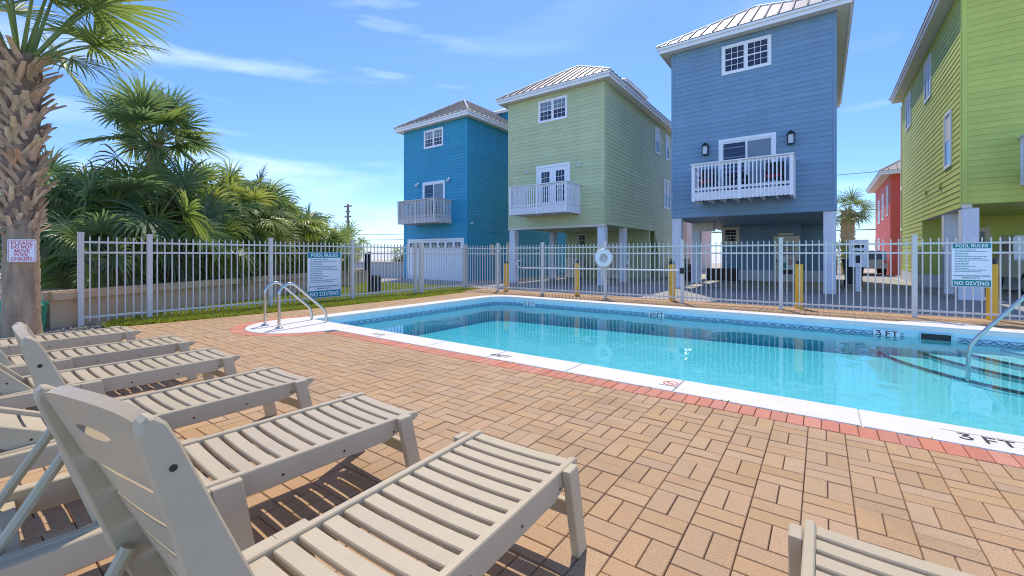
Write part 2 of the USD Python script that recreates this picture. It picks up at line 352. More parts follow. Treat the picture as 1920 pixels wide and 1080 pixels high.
for d, c, z in whole[:300]: put(deck, 'paver', paver(MB(), c, z), 'paver_tan')
for d, c, z in whole[300:]: paver(rest, c, z)
tag(put(deck, 'paver_field', rest, 'paver_tan_mass'), kind='stuff')

# red soldier course along the pool
border = thing('brick_border', kind='structure')
x = -6.42
while x < PX1 + .3:
    c = [(x, PY0 - .645 + .003), (x + .1035, PY0 - .645 + .003), (x + .1035, PY0 - .422), (x, PY0 - .422)]
    if zp is not None and not pad_near.buffer(.21).contains(Point(x + .05, PY0 - .53)): put(border, 'brick', paver(MB(), c, rng.normal(0.001, .0012)), 'paver_red')
    x += .1035
for k in range(24):                                       # bricks round the ladder pad
    a0, a1 = math.radians(150 + k * 8.2), math.radians(150 + (k + 1) * 8.2)
    cx, cy = -7.3, 3.93
    if cx + 1.02 * math.cos(a0) > -6.46 and cy + 1.02 * math.sin(a0) > PY0 - .66: continue
    c = [(cx + r_ * math.cos(a), cy + r_ * math.sin(a)) for r_, a in ((.925, a0), (1.13, a0), (1.13, a1), (.925, a1))]
    put(border, 'brick', paver(MB(), c, rng.normal(0.001, .001)), 'paver_red')

# shell, coping, tiles, water
pool = thing('swimming_pool', kind='structure')
sh = MB()
for ring, z0, z1 in ((inner.buffer(.3).difference(inner), -1.0, -.075),): sh.prism(ring, z0, z1)
put(pool, 'pool_wall', sh, 'plaster')
def floor_z(x): return -0.2 - (0.46 - 0.012 * (x + 7.75) * 1.0)
fl = MB(); xs = np.linspace(PX0 - .05, PX1 + .05, 14)
for a, b in zip(xs[:-1], xs[1:]): fl.add([(a, PY0 - .05, floor_z(a)), (b, PY0 - .05, floor_z(b)), (b, PY1 + .05, floor_z(b)), (a, PY1 + .05, floor_z(a))], [(0, 1, 2, 3)])
put(pool, 'pool_floor', fl, 'plaster')
sc = (3.9, 10.6); quarter = sbox(-2, PY0, PX1, PY1).intersection(inner.buffer(.04))
for r_, z in ((3.15, -.505), (2.65, -.425), (2.2, -.35), (1.75, -.275)):
    disc = Point(*sc).buffer(r_, quad_segs=40)
    st = put(pool, 'pool_step', MB().prism(disc.intersection(quarter), -1, z), 'plaster')
    put(st, 'nosing_tile', MB().prism(disc.buffer(.006).difference(disc.buffer(-.018)).intersection(quarter), z - .03, z + .004), 'step_tile')
cop = thing('pool_coping', kind='structure')
def coping_piece(poly):
    mb = MB()
    for g in getattr(poly, 'geoms', [poly]):
        if g.geom_type != 'Polygon' or g.area < .002: continue
        g = g.buffer(-.0012)
        top = g.buffer(-.007, quad_segs=4)
        mb.prism(g, -.085, -.008)
        rim = g.buffer(-.0025); mb.prism(rim, -.010, -.0015); mb.prism(top, -.003, .0045)
    return mb
cuts = [-9, -6.35, -5.3, -4.25, -3.2, -2.15, -1.07, .23, 1.5, 2.9, 5]
for a, b in zip(cuts[:-1], cuts[1:]):
    put(cop, 'coping_slab', coping_piece(coping.intersection(sbox(a, 2, b, 7.1))), 'coping_white')
for a, b in zip([-9, -7.1, -5.2, -3.3, -1.4, .5, 2.5], [-7.1, -5.2, -3.3, -1.4, .5, 2.5, 5]):
    put(cop, 'coping_slab', coping_piece(coping.intersection(sbox(a, 7.1, b, 12))), 'coping_white')
# waterline tiles
tiles = group(pool, 'waterline_tiling')
def tile_run(p0, p1, nrm, n):
    p0, p1, nrm = np.array(p0), np.array(p1), np.array(nrm)
    for k in range(n):
        a, b = p0 + (p1 - p0) * (k + .02) / n, p0 + (p1 - p0) * (k + .98) / n
        o = nrm * .012
        mb = MB().loft([[(*a, -.24), (*b, -.24), (*(b + o), -.24), (*(a + o), -.24)], [(*a, -.145), (*b, -.145), (*(b + o), -.145), (*(a + o), -.145)]])
        t = put(tiles, 'tile', mb, 'tile_light')
        w = b - a; o2 = nrm * .0145; pat = MB()
        for (u0, z0, u1, z1, th) in ((.0, -.225, .5, -.18, .018), (.5, -.18, 1.0, -.225, .018), (.0, -.238, 1, -.238, .010), (0, -.158, 1, -.158, .007)):
            q0, q1 = a + w * u0 + o2, a + w * u1 + o2; r0, r1 = a + w * u0 + o, a + w * u1 + o
            pat.loft([[(*r0, z0), (*q0, z0), (*q0, z0 + th), (*r0, z0 + th)], [(*r1, z1), (*q1, z1), (*q1, z1 + th), (*r1, z1 + th)]])
        put(t, 'wave_motif', pat, 'tile_dark')
tile_run((PX0 + .56, PY1), (1.15, PY1), (0, -1), 54)
tile_run((1.8, PY1), (PX1 - .56, PY1), (0, -1), 12)
tile_run((PX0, PY0 + .1), (PX0, PY1 - .56), (1, 0), 32)
ca = [(PX0 + .55 - .55 * math.cos(t), PY1 - .55 + .55 * math.sin(t)) for t in np.linspace(0, math.pi / 2, 6)]
for a, b in zip(ca[:-1], ca[1:]):
    mid = (np.array(a) + b) / 2; nn = np.array([PX0 + .55, PY1 - .55]) - mid; nn /= np.linalg.norm(nn); tile_run(a, b, nn, 1)
def sgn(mesh, o, ex, ey):
    """lettering laid out along ex, up along ey"""
    ex, ey = np.array(ex, float), np.array(ey, float); nz = np.cross(ex, ey); v = np.array(mesh.vertices)
    return MB().add(np.array(o) + v[:, :1] * ex + v[:, 1:2] * ey + v[:, 2:] * nz, np.asarray(mesh.faces).tolist())
def text(s, h, bold=False, depth=.002, width=None):
    t = meshkit.text_mesh(s, h, depth, bold)
    t.apply_translation((-t.bounds[0][0], 0, 0))
    if width: t.apply_scale((width / t.bounds[1][0], 1, 1))
    return t
# skimmer mouth in the far wall
sk = put(pool, 'skimmer_mouth', MB().box(1.36, 1.72, PY1 - .02, PY1 + .02, -.215, -.115), 'black_plastic')
fr = MB()
for b in ((1.345, 1.36, -.235, -.103), (1.72, 1.735, -.235, -.103), (1.36, 1.72, -.115, -.103), (1.36, 1.72, -.235, -.215)): fr.box(b[0], b[1], PY1 - .03, PY1 - .001, b[2], b[3])
put(sk, 'frame', fr, 'tile_light')
# depth marks on the far wall: white tile plates with figures
for xx, s in ((.74, '3 FT'), (-3.27, '4½FT'), (-7.2 + .4, '5 FT')):
    pl = put(pool, 'depth_plate', MB().box(xx, xx + .36, PY1 - .030, PY1 - .015, -.225, -.105), 'depth_white')
    put(pl, 'depth_figures', sgn(text(s, .085, True, .002, .30), (xx + .03, PY1 - .030, -.208), (1, 0, 0), (0, 0, 1)), 'ink')
# marks on the near coping
for xx, s, wd, hh in ((.735, '3 FT.', .30, .115), (-3.24, '4½FT', .26, .10), (-5.55, '5 FT', .22, .09)):
    put(cop, 'depth_marking', sgn(text(s, hh, True, .0015, wd), (xx, 4.0, .0047), (1, 0, 0), (0, 1, 0)), 'ink')
tl = MB()
for b in ((.66, 1.10, 4.135, 4.141), (.858, .864, 3.985, 4.135)): tl.box(b[0], b[1], b[2], b[3], .0035, .0052)
put(cop, 'tile_edge_line', tl, 'ink')
nd = MB(); ring = Point(0, 0).buffer(.068).difference(Point(0, 0).buffer(.055)).union(affinity.rotate(sbox(-.062, -.006, .062, .006), -40)).union(sbox(-.03, -.012, .03, .004))
nd.prism(affinity.translate(ring, -1.15, 4.12), .0040, .0062)
put(cop, 'no_diving_mark', nd, 'ink_red')
put(cop, 'no_diving_lettering', sgn(text('NO DIVING', .024, False, .0015, .16), (-1.23, 4.02, .0047), (1, 0, 0), (0, 1, 0)), 'ink')
# water: rippled surface, closed body
nx, ny = 300, 150
gx, gy = np.linspace(PX0 - .06, PX1 + .06, nx), np.linspace(PY0 - .06, PY1 + .06, ny)
X, Y = np.meshgrid(gx, gy, indexing='ij'); pts = np.stack([X * 3.2, Y * 3.2, 0 * X], -1)
Z = WATER_Z + .0030 * (meshkit.noise(pts * .55, 3) - .5) + .0026 * (meshkit.noise(pts + 9.3, 4) - .5) + .0011 * (meshkit.noise(pts * 2.6 + 4, 5) - .5) + .0007 * (meshkit.noise(pts * 5.5 + 2, 6) - .5)
wv = np.stack([X, Y, Z], -1).reshape(-1, 3); idx = np.arange(nx * ny).reshape(nx, ny)
wf = np.stack([idx[:-1, :-1], idx[1:, :-1], idx[1:, 1:], idx[:-1, 1:]], -1).reshape(-1, 4)
rim = np.concatenate([idx[:, 0], idx[-1, 1:], idx[-2::-1, -1], idx[0, -2:0:-1]]); nb = len(wv)
low = wv[rim].copy(); low[:, 2] = -.95; k = len(rim)
side = [(rim[i], nb + i, nb + (i + 1) % k, rim[(i + 1) % k]) for i in range(k)]
cen = nb + k; vv = np.vstack([wv, low, [[0, 7, -.95]]])
tri = np.vstack([wf[:, [0, 1, 2]], wf[:, [0, 2, 3]], [(a, b, c) for a, b, c, d in side], [(a, c, d) for a, b, c, d in side], [(cen, nb + (i + 1) % k, nb + i) for i in range(k)]])
wp = usdkit.mesh(stage, '/World/water', (vv, tri), M['water_look'], smooth=40).GetPrim(); tag(wp, kind='structure')

# ------------------------------------------------------------------ ground, road, lawn
def zr(x): return -0.02 - 0.17 * np.clip((-x - 4) / 12, 0, 1)      # the road falls a little to the left
gpoly = sbox(-9.6, -3.3, 6.3, 11.8)
gm = MB()
def tsheet(poly, step, dz, mb):
    x0, y0, x1, y1 = poly.bounds
    for a in np.arange(math.floor(x0 / step) * step, x1, step):
        g = poly.intersection(sbox(a, y0, a + step, y1))
        for gg in getattr(g, 'geoms', [g]):
            if gg.geom_type == 'Polygon' and gg.area > 1e-5:
                v, f = trimesh.creation.triangulate_polygon(gg, engine='earcut'); f = np.array(f)
                v3 = np.c_[v, zr(v[:, 0]) + dz]; cr = np.cross(v3[f[:, 1]] - v3[f[:, 0]], v3[f[:, 2]] - v3[f[:, 0]])[:, 2]; f[cr < 0] = f[cr < 0][:, ::-1]
                mb.add(v3, f.tolist())
    return mb
deckhole = DECK.buffer(-.02).union(inner.buffer(.2))
gm = tsheet(sbox(-60, -60, 60, 120).difference(deckhole), 4, -.02, MB())
gm.sheet(sbox(-1500, -1500, 1500, 1500).difference(sbox(-60, -60, 60, 120)), -.19)
tag(put('/World', 'ground', gm, 'sand'), kind='structure')
ROAD = Polygon([(-17.5, 11.1), (-15.2, 11.75), (-11.0, 11.9), (40, 11.9), (40, 18.3), (3.0, 18.3), (3.0, 40), (.6, 40), (.6, 18.3), (-40, 18.3), (-40, 13.2), (-22, 12.2)])
tag(put('/World', 'road', tsheet(ROAD, 2, .0, MB()), 'asphalt'), kind='structure')
APR = unary_union([sbox(-12.6, 17.6, -6.9, 30), sbox(-4.9, 17.6, .55, 30), sbox(2.95, 17.6, 9, 30)])
tag(put('/World', 'carport_slab', tsheet(APR, 2, .012, MB()), 'concrete'), kind='structure')
kerb = MB()
for a in np.arange(-40, -17, 2.0): kerb.box(a, a + 1.99, 18.3, 18.45, zr(a + 1) - .1, zr(a + 1) + .1)
for a in np.arange(-10.9, 6, 2.0): kerb.box(a, a + 1.99, 11.76, 11.88, -.2, .012)
tag(put('/World', 'kerb', kerb, 'concrete'), kind='structure')

# lawn strip inside and outside the left fence, up to the planter wall
WALL0, WALL1 = np.array([-10.15, 1.2]), np.array([-16.2, 11.55])
LAWN = Polygon([(-9.72, 1.75), (-9.42, 3.0), (-9.25, 5.5), (-9.22, 8.5), (-9.35, 10.2), (-9.9, 11.0), (-9.95, 11.7), (-11.0, 11.88), (-15.2, 11.72), (-15.9, 11.3), (-10.45, 2.0)])
tag(put('/World', 'lawn_soil', MB().sheet(LAWN.buffer(.03), -.014), 'soil'), kind='structure')
def blades(poly, n, h, mb, wind=(.2, -.3)):
    x0, y0, x1, y1 = poly.bounds; got = 0
    P = rng.uniform((x0, y0), (x1, y1), (n * 5, 2)); P = P[shapely.contains_xy(poly, P[:, 0], P[:, 1])][:n]
    d = rng.uniform(0, 2 * np.pi, len(P)); hh = h * rng.uniform(.5, 1.25, len(P)); lean = rng.normal(0, .5, (len(P), 2)) * hh[:, None]; w = .004 + .003 * rng.random(len(P))
    w = w * 1.6
    a = np.c_[P[:, 0] - w * np.cos(d), P[:, 1] - w * np.sin(d), np.full(len(P), -.014)]; b = np.c_[P[:, 0] + w * np.cos(d), P[:, 1] + w * np.sin(d), np.full(len(P), -.014)]
    t = np.c_[P + lean, hh - .014]; v = np.stack([a, b, t], 1).reshape(-1, 3); return mb.add(v, np.arange(len(v)).reshape(-1, 3).tolist())
gb = MB(); dens = LAWN
blades(LAWN, 52000, .075, gb)
blades(LAWN.intersection(sbox(-11.5, 1.5, -9, 8)), 30000, .085, gb)
tag(put('/World', 'grass', gb, 'grass_blade'), kind='stuff')
wd = MB()
for xw in rng.uniform(-3.5, 1.6, 46):
    cl_ = sbox(xw - .02, PY0 - .427, xw + .02, PY0 - .419); blades(cl_, int(rng.uniform(3, 12)), rng.uniform(.012, .032), wd)
tag(put('/World', 'weeds', wd, 'grass_blade'), kind='stuff')
# gravel bed round the foot of the palm
GRAV = Polygon([(-9.56, -2.5), (-9.6, 1.3), (-9.75, 1.9), (-10.4, 1.9), (-10.2, 1.15), (-14, 1.1), (-14, -2.5)])
tag(put('/World', 'gravel_bed', MB().sheet(GRAV, -.012), 'soil'), kind='structure')
gv = MB(); ico = trimesh.creation.icosphere(0)
P = rng.uniform((-11.3, -.8), (-9.5, 1.9), (4200, 2)); P = P[shapely.contains_xy(GRAV, P[:, 0], P[:, 1])]
for p in P:
    s_ = rng.uniform(.006, .02); v = ico.vertices * s_ * rng.uniform(.6, 1.2, 3) + (p[0], p[1], -.008 + s_ * .3); gv.add(v, ico.faces.tolist())
tag(put('/World', 'gravel', gv, 'gravel'), kind='stuff')

# planter wall and raised bed
dirv = (WALL1 - WALL0) / np.linalg.norm(WALL1 - WALL0); L = np.linalg.norm(WALL1 - WALL0); nv = np.array([-dirv[1], dirv[0]])
pw = thing('planter_wall', 'low tan stucco planter wall with moulded cap under the palm thicket', 'wall')
def bar(mb, s0, s1, n0, n1, z0, z1, o=WALL0, d=dirv, n=nv):
    c = [o + d * s + n * t for s, t in ((s0, n0), (s1, n0), (s1, n1), (s0, n1))]; return mb.loft([[(*p, z0) for p in c], [(*p, z1) for p in c]])
d2, n2 = np.array([-1.0, 0]), np.array([0, 1.0])
wb = bar(MB(), 0, L, 0, .22, -.3, .50); wb.loft([[(-30, 1.2, -.3), (-10.15, 1.2, -.3), (-10.3, 1.42, -.3), (-30, 1.42, -.3)], [(-30, 1.2, .5), (-10.15, 1.2, .5), (-10.3, 1.42, .5), (-30, 1.42, .5)]])
put(pw, 'wall_face', wb, 'stucco_tan')
cb = MB()
for a in np.arange(0, L, 1.6): bar(cb, a, min(a + 1.594, L), -.075, .28, .47, .585); bar(cb, a, min(a + 1.594, L), -.04, .26, .585, .615)
cb.loft([[(-30, 1.12, .47), (-10.13, 1.12, .47), (-10.3, 1.48, .47), (-30, 1.48, .47)], [(-30, 1.12, .6), (-10.13, 1.12, .6), (-10.3, 1.48, .6), (-30, 1.48, .6)]])
put(pw, 'wall_cap', cb, 'stucco_tan')
BED = Polygon([WALL0 + nv * .2 - dirv * 0, WALL1 + nv * .2, WALL1 + nv * 7, (-30, 9), (-30, 1.4), (-10.4, 1.4)])
tag(put('/World', 'planter_soil', MB().prism(BED, -.3, .5), 'soil'), kind='structure')

# ------------------------------------------------------------------ houses
YF = 16.8; HW = 5.04; HD = 10.7; EXPO = .167
class Face:
    """a wall plane: a runs along it, z up, n out of it"""
    def __init__(s, kind, at): s.k = kind; s.at = at
    def box(s, mb, a0, a1, z0, z1, n0, n1):
        if s.k == 'front': return mb.box(a0, a1, s.at - n1, s.at - n0, z0, z1)
        if s.k == 'right': return mb.box(s.at + n0, s.at + n1, a0, a1, z0, z1)
        return mb.box(s.at - n1, s.at - n0, a0, a1, z0, z1)
    def lap(s, a0, a1, z0, z1, t0=.004, t1=.016):
        if s.k == 'front': r = lambda a: [(a, s.at + .01, z0), (a, s.at - t1, z0), (a, s.at - t0, z1), (a, s.at + .01, z1)]
        elif s.k == 'right': r = lambda a: [(s.at - .01, a, z0), (s.at + t1, a, z0), (s.at + t0, a, z1), (s.at - .01, a, z1)]
        else: r = lambda a: [(s.at + .01, a, z0), (s.at - t1, a, z0), (s.at - t0, a, z1), (s.at + .01, a, z1)]
        return MB().loft([r(a0), r(a1)])

srng = random.Random(5)
def clad(parent, face, a0, a1, z0, z1, m_, cut=None, trim=.1):
    """lap boards one by one; cut(zmid) may return another start/end"""
    n = int(round((z1 - z0) / EXPO)); e = (z1 - z0) / n
    for k in range(n):
        za, zb_ = z0 + k * e, z0 + (k + 1) * e + .012; b0, b1 = a0 + trim, a1 - trim
        if cut:
            c = cut(za + e / 2)
            if c is None: continue
            b0, b1 = c
        ln = b1 - b0; nj = int(ln / 3.6); jr = srng.random(); js = [b0] + sorted(b0 + ln * ((q_ + .25 + .5 * jr) / (nj)) for q_ in range(nj) if ln > 3 and (q_ + .25 + .5 * jr) / nj < .97) + [b1]
        for ja, jb in zip(js[:-1], js[1:]): put(parent, 'siding_board', face.lap(ja + .0015 * (ja > b0), jb - .0015 * (jb < b1), za, min(zb_, z1), .004, .016 + srng.uniform(0, .003)), m_)
    for a in (a0, a1 - trim): put(parent, 'corner_board', face.box(MB(), a + .0015, a + trim - .0015, z0, z1, -.01, .019), m_)

def window(parent, face, a0, a1, z0, z1, units=2, cols=3, rows=4, frame='trim_white', pane='glass_dark', upper=None, tw=.085, lite=True):
    fm = MB()
    for b in ((a0, a0 + tw, z0, z1), (a1 - tw, a1, z0, z1), (a0 + tw, a1 - tw, z1 - tw, z1), (a0 + tw, a1 - tw, z0, z0 + tw)): face.box(fm, *b, .0, .045)
    uw = (a1 - a0 - 2 * tw - (units - 1) * .07) / units
    for k in range(units - 1):
        s = a0 + tw + (k + 1) * uw + k * .07; face.box(fm, s, s + .07, z0 + tw, z1 - tw, .0, .038)
    w = put(parent, 'window', fm, frame)
    mt = MB(); zi0, zi1 = z0 + tw, z1 - tw
    for k in range(units):
        s0 = a0 + tw + k * (uw + .07); s1 = s0 + uw
        zm = (zi0 + zi1) / 2; sb = .028
        for h, (q0, q1) in enumerate(((zi0, zm - .02), (zm + .02, zi1))):
            pm = (upper if (h == 1 and upper) else pane)
            for i in range(cols):
                for j in range(rows // 2):
                    c0, c1 = s0 + sb + (s1 - s0 - 2 * sb) * i / cols, s0 + sb + (s1 - s0 - 2 * sb) * (i + 1) / cols
                    r0, r1 = q0 + sb * (h == 0) + (q1 - q0 - sb) * j / (rows // 2), q0 + sb * (h == 0) + (q1 - q0 - sb) * (j + 1) / (rows // 2)
                    put(w, 'pane', face.box(MB(), c0 + .006, c1 - .006, r0 + .006, r1 - .006, .012, .020), pm)
            for i in range(1, cols): c = s0 + sb + (s1 - s0 - 2 * sb) * i / cols; face.box(mt, c - .008, c + .008, q0, q1, .014, .026)
            for j in range(1, rows // 2): r_ = q0 + sb * (h == 0) + (q1 - q0 - sb) * j / (rows // 2); face.box(mt, s0 + sb, s1 - sb, r_ - .008, r_ + .008, .014, .0255)
        for b in ((s0, s0 + sb, zi0, zi1), (s1 - sb, s1, zi0, zi1), (s0 + sb, s1 - sb, zm - .02, zm + .02), (s0 + sb, s1 - sb, zi0, zi0 + sb), (s0 + sb, s1 - sb, zi1 - sb, zi1)): face.box(mt, *b, .008, .030)
    put(w, 'sash', mt, frame)
    return w

def roof(h, x0, x1, y0, y1, zt, ov=.36, pitch=.67, cup=False):
    ex0, ex1, ey0, ey1 = x0 - ov, x1 + ov, y0 - ov, y1 + ov
    hw = (ex1 - ex0) / 2; xc = (ex0 + ex1) / 2; ze = zt + .17; rise = hw * pitch
    put(h, 'soffit', MB().box(ex0 + .03, ex1 - .03, ey0 + .03, ey1 - .03, zt, zt + .03), 'soffit')
    fb = MB()
    fb.box(ex0, ex1, ey0, ey0 + .03, zt - .03, ze); fb.box(ex0, ex1, ey1 - .03, ey1, zt - .03, ze); fb.box(ex0, ex0 + .03, ey0 + .03, ey1 - .03, zt - .03, ze); fb.box(ex1 - .03, ex1, ey0 + .03, ey1 - .03, zt - .03, ze)
    put(h, 'fascia', fb, 'trim_white')
    gt = MB(); gt.box(ex0 - .055, ex1 + .055, ey0 - .055, ey0, ze - .07, ze + .012); gt.box(ex0 - .055, ex0, ey0, ey1, ze - .07, ze + .012); gt.box(ex1, ex1 + .055, ey0, ey1, ze - .07, ze + .012)
    put(h, 'drip_edge', gt, 'trim_white')
    rf = group(h, 'roof')
    g = .075; A = (ex0 - g, ey0 - g); B = (ex1 + g, ey0 - g); C = (ex1 + g, ey1 + g); D = (ex0 - g, ey1 + g); h2 = hw + g
    P1, P2 = (xc, ey0 + hw), (xc, ey1 - hw)
    zs = ze + .016
    faces = (('front', Polygon([A, B, P1]), lambda v: zs + (v[:, 1] - (ey0 - g)) * rise / h2), ('right', Polygon([B, C, P2, P1]), lambda v: zs + ((ex1 + g) - v[:, 0]) * rise / h2),
             ('left', Polygon([A, P1, P2, D]), lambda v: zs + (v[:, 0] - (ex0 - g)) * rise / h2), ('back', Polygon([C, D, P2]), lambda v: zs + ((ey1 + g) - v[:, 1]) * rise / h2))
    for nm, poly, zf in faces:
        lo, hi = (ex0 - g, ex1 + g) if nm in ('front', 'back') else (ey0 - g, ey1 + g)
        n = int(round((hi - lo) / .40)); st = (hi - lo) / n
        if nm == 'back':
            mb = MB(); mb.prism(poly, 0, .02, lambda v: np.c_[v[:, :2], zf(v) + v[:, 2]]); put(rf, 'roof_panel', mb, 'roof_metal'); continue
        for k in range(n):
            s0, s1 = lo + k * st, lo + (k + 1) * st
            cl = sbox(s0 + .004, -100, s1 - .004, 200) if nm == 'front' else sbox(-100, s0 + .004, 100, s1 - .004)
            pc = poly.intersection(cl)
            if pc.area < 1e-3: continue
            pn = put(rf, 'roof_panel', MB().prism(pc, 0, .02, lambda v: np.c_[v[:, :2], zf(v) + v[:, 2]]), 'roof_metal')
            if k:
                cs = sbox(s0 - .02, -100, s0 + .02, 200) if nm == 'front' else sbox(-100, s0 - .02, 100, s0 + .02)
                sp = poly.buffer(-.01).intersection(cs)
                if sp.area > 1e-4: put(pn, 'standing_seam', MB().prism(sp, 0, .075, lambda v: np.c_[v[:, :2], zf(v) + v[:, 2]]), 'roof_seam')
    rc = MB()
    def cap(p, q_):
        p, q_ = np.array(p, float), np.array(q_, float); rc.tube([p + (0, 0, .03), q_ + (0, 0, .03)], .055, 6)
    apz = zs + rise
    cap((*P1, apz), (*P2, apz)); cap((A[0], A[1], zs), (*P1, apz)); cap((B[0], B[1], zs), (*P1, apz)); cap((C[0], C[1], zs), (*P2, apz)); cap((D[0], D[1], zs), (*P2, apz))
    put(h, 'ridge_cap', rc, 'ridge_cap')
    if cup:
        cy0, cy1 = y0 + 5.6, y0 + 8.6; cz = apz - .85
        c = put(h, 'cupola', MB().box(xc - 1.2, xc + 1.2, cy0, cy1, cz - 1.0, cz + .75), 'siding_sage' if cup == 2 else 'siding_teal')
        put(c, 'cupola_trim', MB().box(xc - 1.42, xc + 1.42, cy0 - .22, cy1 + .22, cz + .75, cz + .87), 'trim_white')
        mb = MB(); e0, e1, f0, f1 = xc - 1.46, xc + 1.46, cy0 - .26, cy1 + .26
        mb.add([(e0, f0, cz + .872), (e1, f0, cz + .872), (e1, f1, cz + .872), (e0, f1, cz + .872), (xc, f0 + 1.46, cz + 1.6), (xc, f1 - 1.46, cz + 1.6)], [(0, 1, 4), (1, 2, 5, 4), (2, 3, 5), (3, 0, 4, 5), (3, 2, 1, 0)])
        put(c, 'cupola_roof', mb, 'roof_metal')

def balcony(h, x0, zb, m_, depth=1.32):
    xa, xb = x0 + 1.04, x0 + 3.96; ya = YF - depth; zt = zb + 1.28
    b = group(h, 'balcony')
    put(b, 'balcony_floor', MB().box(xa + .03, xb - .03, ya + .06, YF - .02, zb + .20, zb + .26), m_)
    for k in range(8):
        xx = xa + .06 + (xb - xa - .16) * k / 7; put(b, 'joist', MB().box(xx, xx + .045, ya + .06, YF - .02, zb + .02, zb + .198), m_)
    rm = MB(); rm.box(xa + .02, xb - .02, ya + .02, ya + .055, zb + .02, zb + .30); rm.box(xa + .02, xa + .05, ya + .055, YF - .02, zb + .02, zb + .30); rm.box(xb - .05, xb - .02, ya + .055, YF - .02, zb + .02, zb + .30)
    put(b, 'rim_board', rm, m_)
    tr = MB(); tr.cbox(xa - .03, xb + .03, ya - .04, ya + .09, zt - .04, zt, .006); tr.cbox(xa - .03, xa + .08, ya + .092, YF - .018, zt - .04, zt, .006); tr.cbox(xb - .08, xb + .03, ya + .092, YF - .018, zt - .04, zt, .006)
    put(b, 'hand_rail', tr, m_)
    br = MB()
    for z in (zt - .13, zb + .36): br.box(xa + .02, xb - .02, ya + .03, ya + .06, z, z + .085); br.box(xa + .022, xa + .052, ya + .062, YF - .02, z, z + .085); br.box(xb - .052, xb - .022, ya + .062, YF - .02, z, z + .085)
    put(b, 'cross_rail', br, m_)
    for xx in (xa, (xa + xb) / 2 - .05, xb - .1): put(b, 'post', MB().cbox(xx, xx + .1, ya - .015, ya + .085, zb, zt - .042), m_)
    n = 25
    for k in range(1, n):
        xx = xa + .1 + (xb - xa - .2) * k / n
        if abs(xx - (xa + xb) / 2) < .07: continue
        put(b, 'baluster', MB().box(xx - .019, xx + .019, ya - .006, ya + .028, zb + .005, zt - .045), m_)
    for side_, xs_ in ((-1, xa), (1, xb)):
        for k in range(1, 11):
            yy = ya + .1 + (depth - .14) * k / 11
            put(b, 'baluster', MB().box(xs_ - .006 if side_ < 0 else xs_ - .02, xs_ + .02 if side_ < 0 else xs_ + .006, yy - .019, yy + .019, zb + .005, zt - .045), m_)
    return b

def door_slider(h, face, x0, z0=3.27, z1=5.33, style='slider'):
    a0, a1 = x0 + 1.66, x0 + 3.42; fm = MB()
    for b in ((a0, a0 + .11, z0, z1), (a1 - .11, a1, z0, z1), (a0 + .11, a1 - .11, z1 - .11, z1)): face.box(fm, *b, 0, .05)
    d = put(h, 'balcony_door', fm, 'trim_white'); mid = (a0 + a1) / 2
    if style == 'slider':
        put(d, 'glass_panel', face.box(MB(), a0 + .15, mid - .03, z0 + .06, z1 - .17, .006, .016), 'glass_dark')
        put(d, 'glass_panel', face.box(MB(), mid + .03, a1 - .15, z0 + .06, z1 - .17, .010, .020), 'glass_grey')
        fr = MB()
        for b in ((mid - .03, mid + .03, z0, z1 - .11), (a0 + .11, a0 + .15, z0, z1 - .11), (a1 - .15, a1 - .11, z0, z1 - .11), (a0 + .15, mid - .03, z1 - .17, z1 - .11), (mid + .03, a1 - .15, z1 - .17, z1 - .11)): face.box(fr, *b, .004, .03)
        put(d, 'sash', fr, 'trim_white')
    else:
        for k in range(2):
            b0 = a0 + .11 + k * (mid - a0 - .11); b1 = b0 + (mid - a0 - .11) - .006
            lf = put(d, 'door_leaf', face.box(MB(), b0, b1, z0 + .02, z1 - .115, .004, .03), 'trim_white')
            gx0, gx1 = b0 + .16, b1 - .16
            for i in range(3):
                for j in range(5):
                    w_ = (gx1 - gx0) / 3; hh = (z1 - .3 - z0 - .35) / 5
                    put(lf, 'pane', face.box(MB(), gx0 + i * w_ + .01, gx0 + (i + 1) * w_ - .01, z0 + .35 + j * hh + .01, z0 + .35 + (j + 1) * hh - .01, .03, .036), 'glass_dark')
    return d

def column(h, x, y, z1, w=.33, m_='column_white'):
    return put(h, 'column', MB().cbox(x, x + w, y, y + w, float(zr(x)) - .02, z1, .012), m_)

def house(name, label, x0, top, zb, m_, bal='rail_white', style='slider', side=None, carport=True, cup=0, ground=0.0, floor_b=None):
    h = thing(name, label, 'house', 'stilt houses in a row beyond the fence')
    x1 = x0 + HW; y1 = YF + HD
    f = Face('front', YF)
    put(h, 'upper_wall', MB().box(x0, x1, YF, y1, zb, top), m_)
    clad(h, f, x0, x1, zb + .02, top - .005, m_)
    roof(h, x0, x1, YF, y1, top, cup=cup)
    window(h, f, x0 + 1.76, x0 + 3.28, top - 1.26, top - .23, upper='glass_dark' if m_ == 'siding_blue' else 'glass_grey')
    door_slider(h, f, x0, style=style)
    balcony(h, x0, (floor_b or 3.0), bal)
    return h, f, x1, y1

